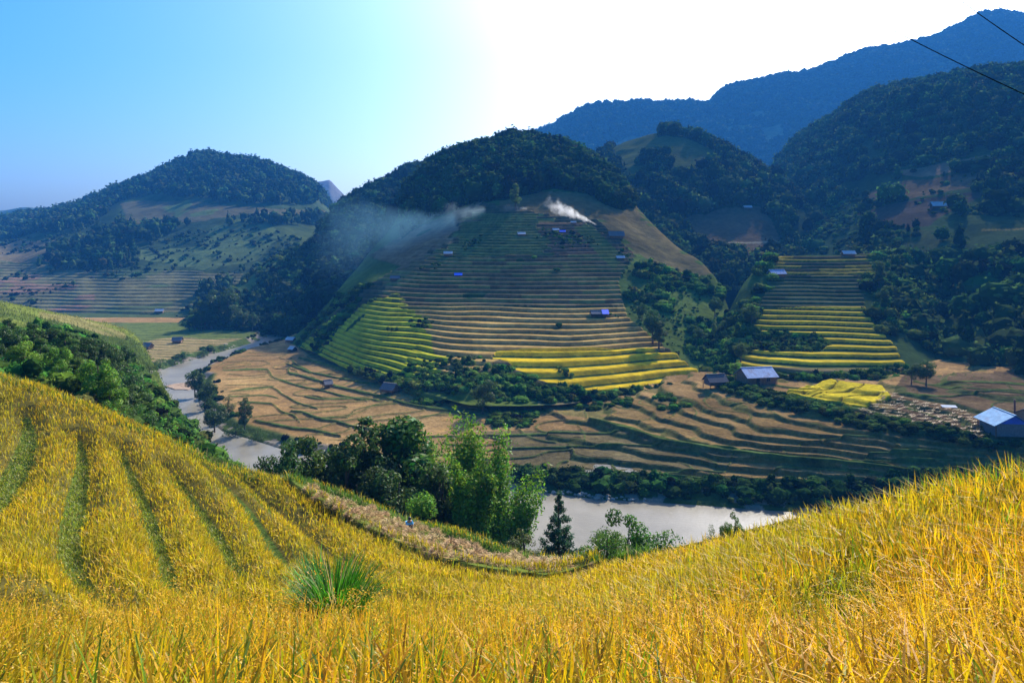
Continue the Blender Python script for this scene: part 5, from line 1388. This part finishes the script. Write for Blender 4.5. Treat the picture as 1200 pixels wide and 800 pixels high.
ed = [(0, 1), (1, 2), (2, 3), (3, 4), (4, 5), (0, 6), (6, 7), (7, 8), (8, 9), (0, 10), (10, 11), (11, 12), (12, 13), (3, 14), (14, 15), (15, 16), (16, 17), (3, 18), (18, 19), (19, 20), (20, 21)]
skin('body', pts, ed, [.13, .13, .14, .11, .055, .10, .09, .07, .05, .045, .09, .07, .05, .045, .06, .045, .035, .03, .06, .045, .035, .03], M_skin, e)
skin('shirt', [pts[i] for i in (1, 2, 3, 14, 15, 18, 19)], [(0, 1), (1, 2), (2, 3), (3, 4), (2, 5), (5, 6)], [.165, .175, .14, .085, .065, .085, .065], M_shirt, e)
skin('trousers', [pts[i] for i in (0, 6, 7, 8, 10, 11, 12)], [(0, 1), (1, 2), (2, 3), (0, 4), (4, 5), (5, 6)], [.155, .12, .09, .065, .12, .09, .065], M_trous, e)
h_ = obj('hair', make_mesh('hair', IV*np.array((.12, .115, .11)), [IT], np.zeros((len(IV), 3)), True), M_hair, e, loc=(.315, 0, .915))

# power cables crossing the upper right corner
M_cable = plain_mat('cable', (.008, .008, .009), 1, spec=0)
def cable(a, b, sag, label):
    a, b = np.array(a), np.array(b); ts = np.linspace(0, 1, 40)
    pts = a+(b-a)*ts[:, None]; pts[:, 2] -= sag*4*ts*(1-ts)
    mb = MB(); mb.tube(pts, .017, 6); o = mb.build('power_cable', M_cable); tag(o, label, 'cable')
cable(P(1420, 208, 13), P(955, -16, 33), .25, 'black power cable slanting across the sky at the upper right, the longer of two')
cable(P(1420, 190, 14), P(1080, -35, 34), .25, 'black power cable cutting the top right corner, the shorter of two')

# standing water in the mud field
wv = wet & (fbm(X*0, Y*0, 1)*0 == 0)
wx_, wy_, wz_ = G.X[fs][wet], G.Y[fs][wet], Z_floor[wet]
M_puddle, nt, out = new_mat('still_water'); b = nt.nodes.new('ShaderNodeBsdfPrincipled'); b.inputs['Base Color'].default_value = (.16, .15, .13, 1); b.inputs['Roughness'].default_value = .06
nt.links.new(b.outputs[0], out.inputs[0])
cw = np.array([wx_.mean(), wy_.mean()]); zl = np.percentile(wz_, 62)
nn = 40; aa = np.linspace(0, 2*np.pi, nn, endpoint=False)
ring = np.stack([cw[0]+(wx_.max()-wx_.min())*.62*np.cos(aa), cw[1]+(wy_.max()-wy_.min())*.62*np.sin(aa), np.full(nn, zl)], -1)
mb = MB(); mb.add(ring, [tuple(range(nn))]); o = mb.build('water', M_puddle); tag(o, 'sheet of standing water glinting in the muddy paddy', 'water', kind='structure')

# smoke of the field fires
def smoke(label, a, b, r0, r1, dens, scale, col=(.93, .96, 1), thr=.42):
    """a widening puff of smoke from a to b, thinning out towards its rim and its far end"""
    a, b = np.array(a, float), np.array(b, float); L = np.linalg.norm(b-a); d = (b-a)/L
    n = 13; ts = np.linspace(-.04, 1.05, n); pts = (b-a)*ts[:, None]
    V, Fc = tube(pts, 1.0+r0+(r1-r0)*np.clip(ts, 0, 1.05), 16)
    me = bpy.data.meshes.new('smoke'); me.from_pydata(V.tolist(), [], Fc); me.update()
    m, nt, out = new_mat('field_smoke')
    pv = nt.nodes.new('ShaderNodeVolumePrincipled'); pv.inputs['Color'].default_value = (*col, 1); pv.inputs['Anisotropy'].default_value = .3
    n1 = noise_node(nt, scale, 5, .62)
    def mr(v, f0, f1, t0, t1):
        k = nt.nodes.new('ShaderNodeMapRange'); k.inputs['From Min'].default_value = f0; k.inputs['From Max'].default_value = f1; k.inputs['To Min'].default_value = t0; k.inputs['To Max'].default_value = t1
        nt.links.new(v, k.inputs['Value']); return k.outputs[0]
    tc = nt.nodes.new('ShaderNodeTexCoord'); dot = nt.nodes.new('ShaderNodeVectorMath'); dot.operation = 'DOT_PRODUCT'; dot.inputs[1].default_value = tuple(d); nt.links.new(tc.outputs['Object'], dot.inputs[0])
    ln = nt.nodes.new('ShaderNodeVectorMath'); ln.operation = 'LENGTH'; nt.links.new(tc.outputs['Object'], ln.inputs[0])
    s_ = dot.outputs['Value']
    perp = math_node(nt, 'SUBTRACT', math_node(nt, 'POWER', ln.outputs['Value'], 2), math_node(nt, 'POWER', math_node(nt, 'ABSOLUTE', s_, 0), 2))
    rad = mr(s_, 0, L, r0, r1)
    q = math_node(nt, 'DIVIDE', perp, math_node(nt, 'MULTIPLY', rad, rad))          # 0 on the axis, 1 at the rim
    core = mr(q, 0, 1, .22, -.16)
    along = mr(s_, 0, L, 1, .1)
    end = mr(s_, L*.72, L, 0, -.12)
    dn = mr(math_node(nt, 'ADD', math_node(nt, 'ADD', n1.outputs['Fac'], core), end), thr+.1, thr+.38, 0, dens)
    nt.links.new(math_node(nt, 'MULTIPLY', dn, along), pv.inputs['Density'])
    nt.links.new(pv.outputs[0], out.inputs['Volume'])
    o = obj('smoke', me, m, loc=tuple(a)); return tag(o, label, 'smoke', kind='stuff')
def up(px, py, dy=0): 
    q = ground_at(px, py); return np.array([q[0], q[1]+dy, q[2]])
a = up(697, 263)
def off(px, py, Y): return P(px, py, Y)
smoke('white smoke plume rising from the field fire on the upper slope', a+np.array((0, -1, .2)), off(643, 238, a[1]-12), .5, 5.5, .55, .38)
smoke('drifting smoke wisp left of the white plume', off(632, 247, 330), off(588, 246, 325), 1.0, 4.5, .2, .3)
smoke('thin bluish smoke cloud over the fallow left terraces', off(566, 246, 322), off(520, 252, 315), 3.5, 10, .04, .14, (.6, .86, 1))
smoke('broad veil of blue smoke in front of the wooded flank', off(530, 262, 320), off(385, 300, 330), 9, 34, .013, .045, (.3, .7, 1), .34)
# ------------------------------------------------------------------ river
wm, nt, out = new_mat('river_water')
b = nt.nodes.new('ShaderNodeBsdfPrincipled'); b.inputs['Roughness'].default_value = .28; b.inputs['IOR'].default_value = 1.33; b.inputs['Specular IOR Level'].default_value = .22
n1 = noise_node(nt, 1.3, 6, .65, 'Object', (1, 1.8, 1)); n2 = noise_node(nt, .07, 3, .6)
rgb = nt.nodes.new('ShaderNodeRGB'); rgb.outputs[0].default_value = (.15, .135, .10, 1)
nt.links.new(col_var(nt, rgb.outputs[0], n2.outputs['Fac'], .75, 1.25), b.inputs['Base Color'])
bp = nt.nodes.new('ShaderNodeBump'); bp.inputs['Strength'].default_value = .7; bp.inputs['Distance'].default_value = .06
nt.links.new(n1.outputs['Fac'], bp.inputs['Height']); nt.links.new(bp.outputs[0], b.inputs['Normal']); nt.links.new(b.outputs[0], out.inputs[0])
mb = MB(); mb.add([(-260, 78, 0), (260, 78, 0), (260, 430, 0), (-260, 430, 0)], [(0, 1, 2, 3)])
o = mb.build('river', wm); tag(o, 'grey-brown river winding along the valley floor', 'river', kind='structure')

# ------------------------------------------------------------------ air, sky, sun, camera
SUN_AZ, SUN_EL = 30, 36
hm, nt, out = new_mat('valley_air')
pv = nt.nodes.new('ShaderNodeVolumePrincipled'); pv.inputs['Density'].default_value = .00018; pv.inputs['Color'].default_value = (.06, .36, 1, 1); pv.inputs['Anisotropy'].default_value = 0
nt.links.new(pv.outputs[0], out.inputs['Volume'])
mb = MB(); mb.box((0, 1040, 320), (7400, 2240, 660))
o = mb.build('haze', hm); tag(o, 'thin blue haze filling the valley', 'haze', kind='stuff')
w = bpy.data.worlds.new('World'); bpy.context.scene.world = w; w.use_nodes = True
nt = w.node_tree; bg = nt.nodes['Background']; sky = nt.nodes.new('ShaderNodeTexSky'); sky.sky_type = 'NISHITA'; sky.sun_disc = False
sky.sun_elevation = R(SUN_EL); sky.sun_rotation = R(SUN_AZ); sky.air_density = 1.0; sky.dust_density = 5.0; sky.ozone_density = 8.0
hs = nt.nodes.new('ShaderNodeHueSaturation'); hs.inputs['Saturation'].default_value = 1.4
nt.links.new(sky.outputs[0], hs.inputs['Color']); nt.links.new(hs.outputs[0], bg.inputs[0]); bg.inputs[1].default_value = .115
l = bpy.data.lights.new('sun', 'SUN'); l.energy = 5.0; l.angle = R(1.0); l.color = (1, .93, .82)
so = bpy.data.objects.new('sun', l); C.objects.link(so)
so.rotation_euler = (R(90-SUN_EL), 0, R(180-SUN_AZ))
cam = bpy.data.cameras.new('camera'); co = bpy.data.objects.new('camera', cam); C.objects.link(co)
co.location = (0, 0, ZC); co.rotation_euler = (R(90), 0, 0); cam.sensor_width = 36; cam.lens = 24; cam.shift_y = -110/1200
cam.clip_start = .05; cam.clip_end = 20000
sc = bpy.context.scene; sc.camera = co
sc.view_settings.view_transform = 'Standard'; sc.view_settings.look = 'None'; sc.view_settings.exposure = 1.45; sc.view_settings.gamma = 1
sc.render.engine = 'CYCLES'; sc.cycles.use_denoising = True; sc.cycles.max_bounces = 6; sc.cycles.volume_bounces = 0; sc.cycles.transparent_max_bounces = 4
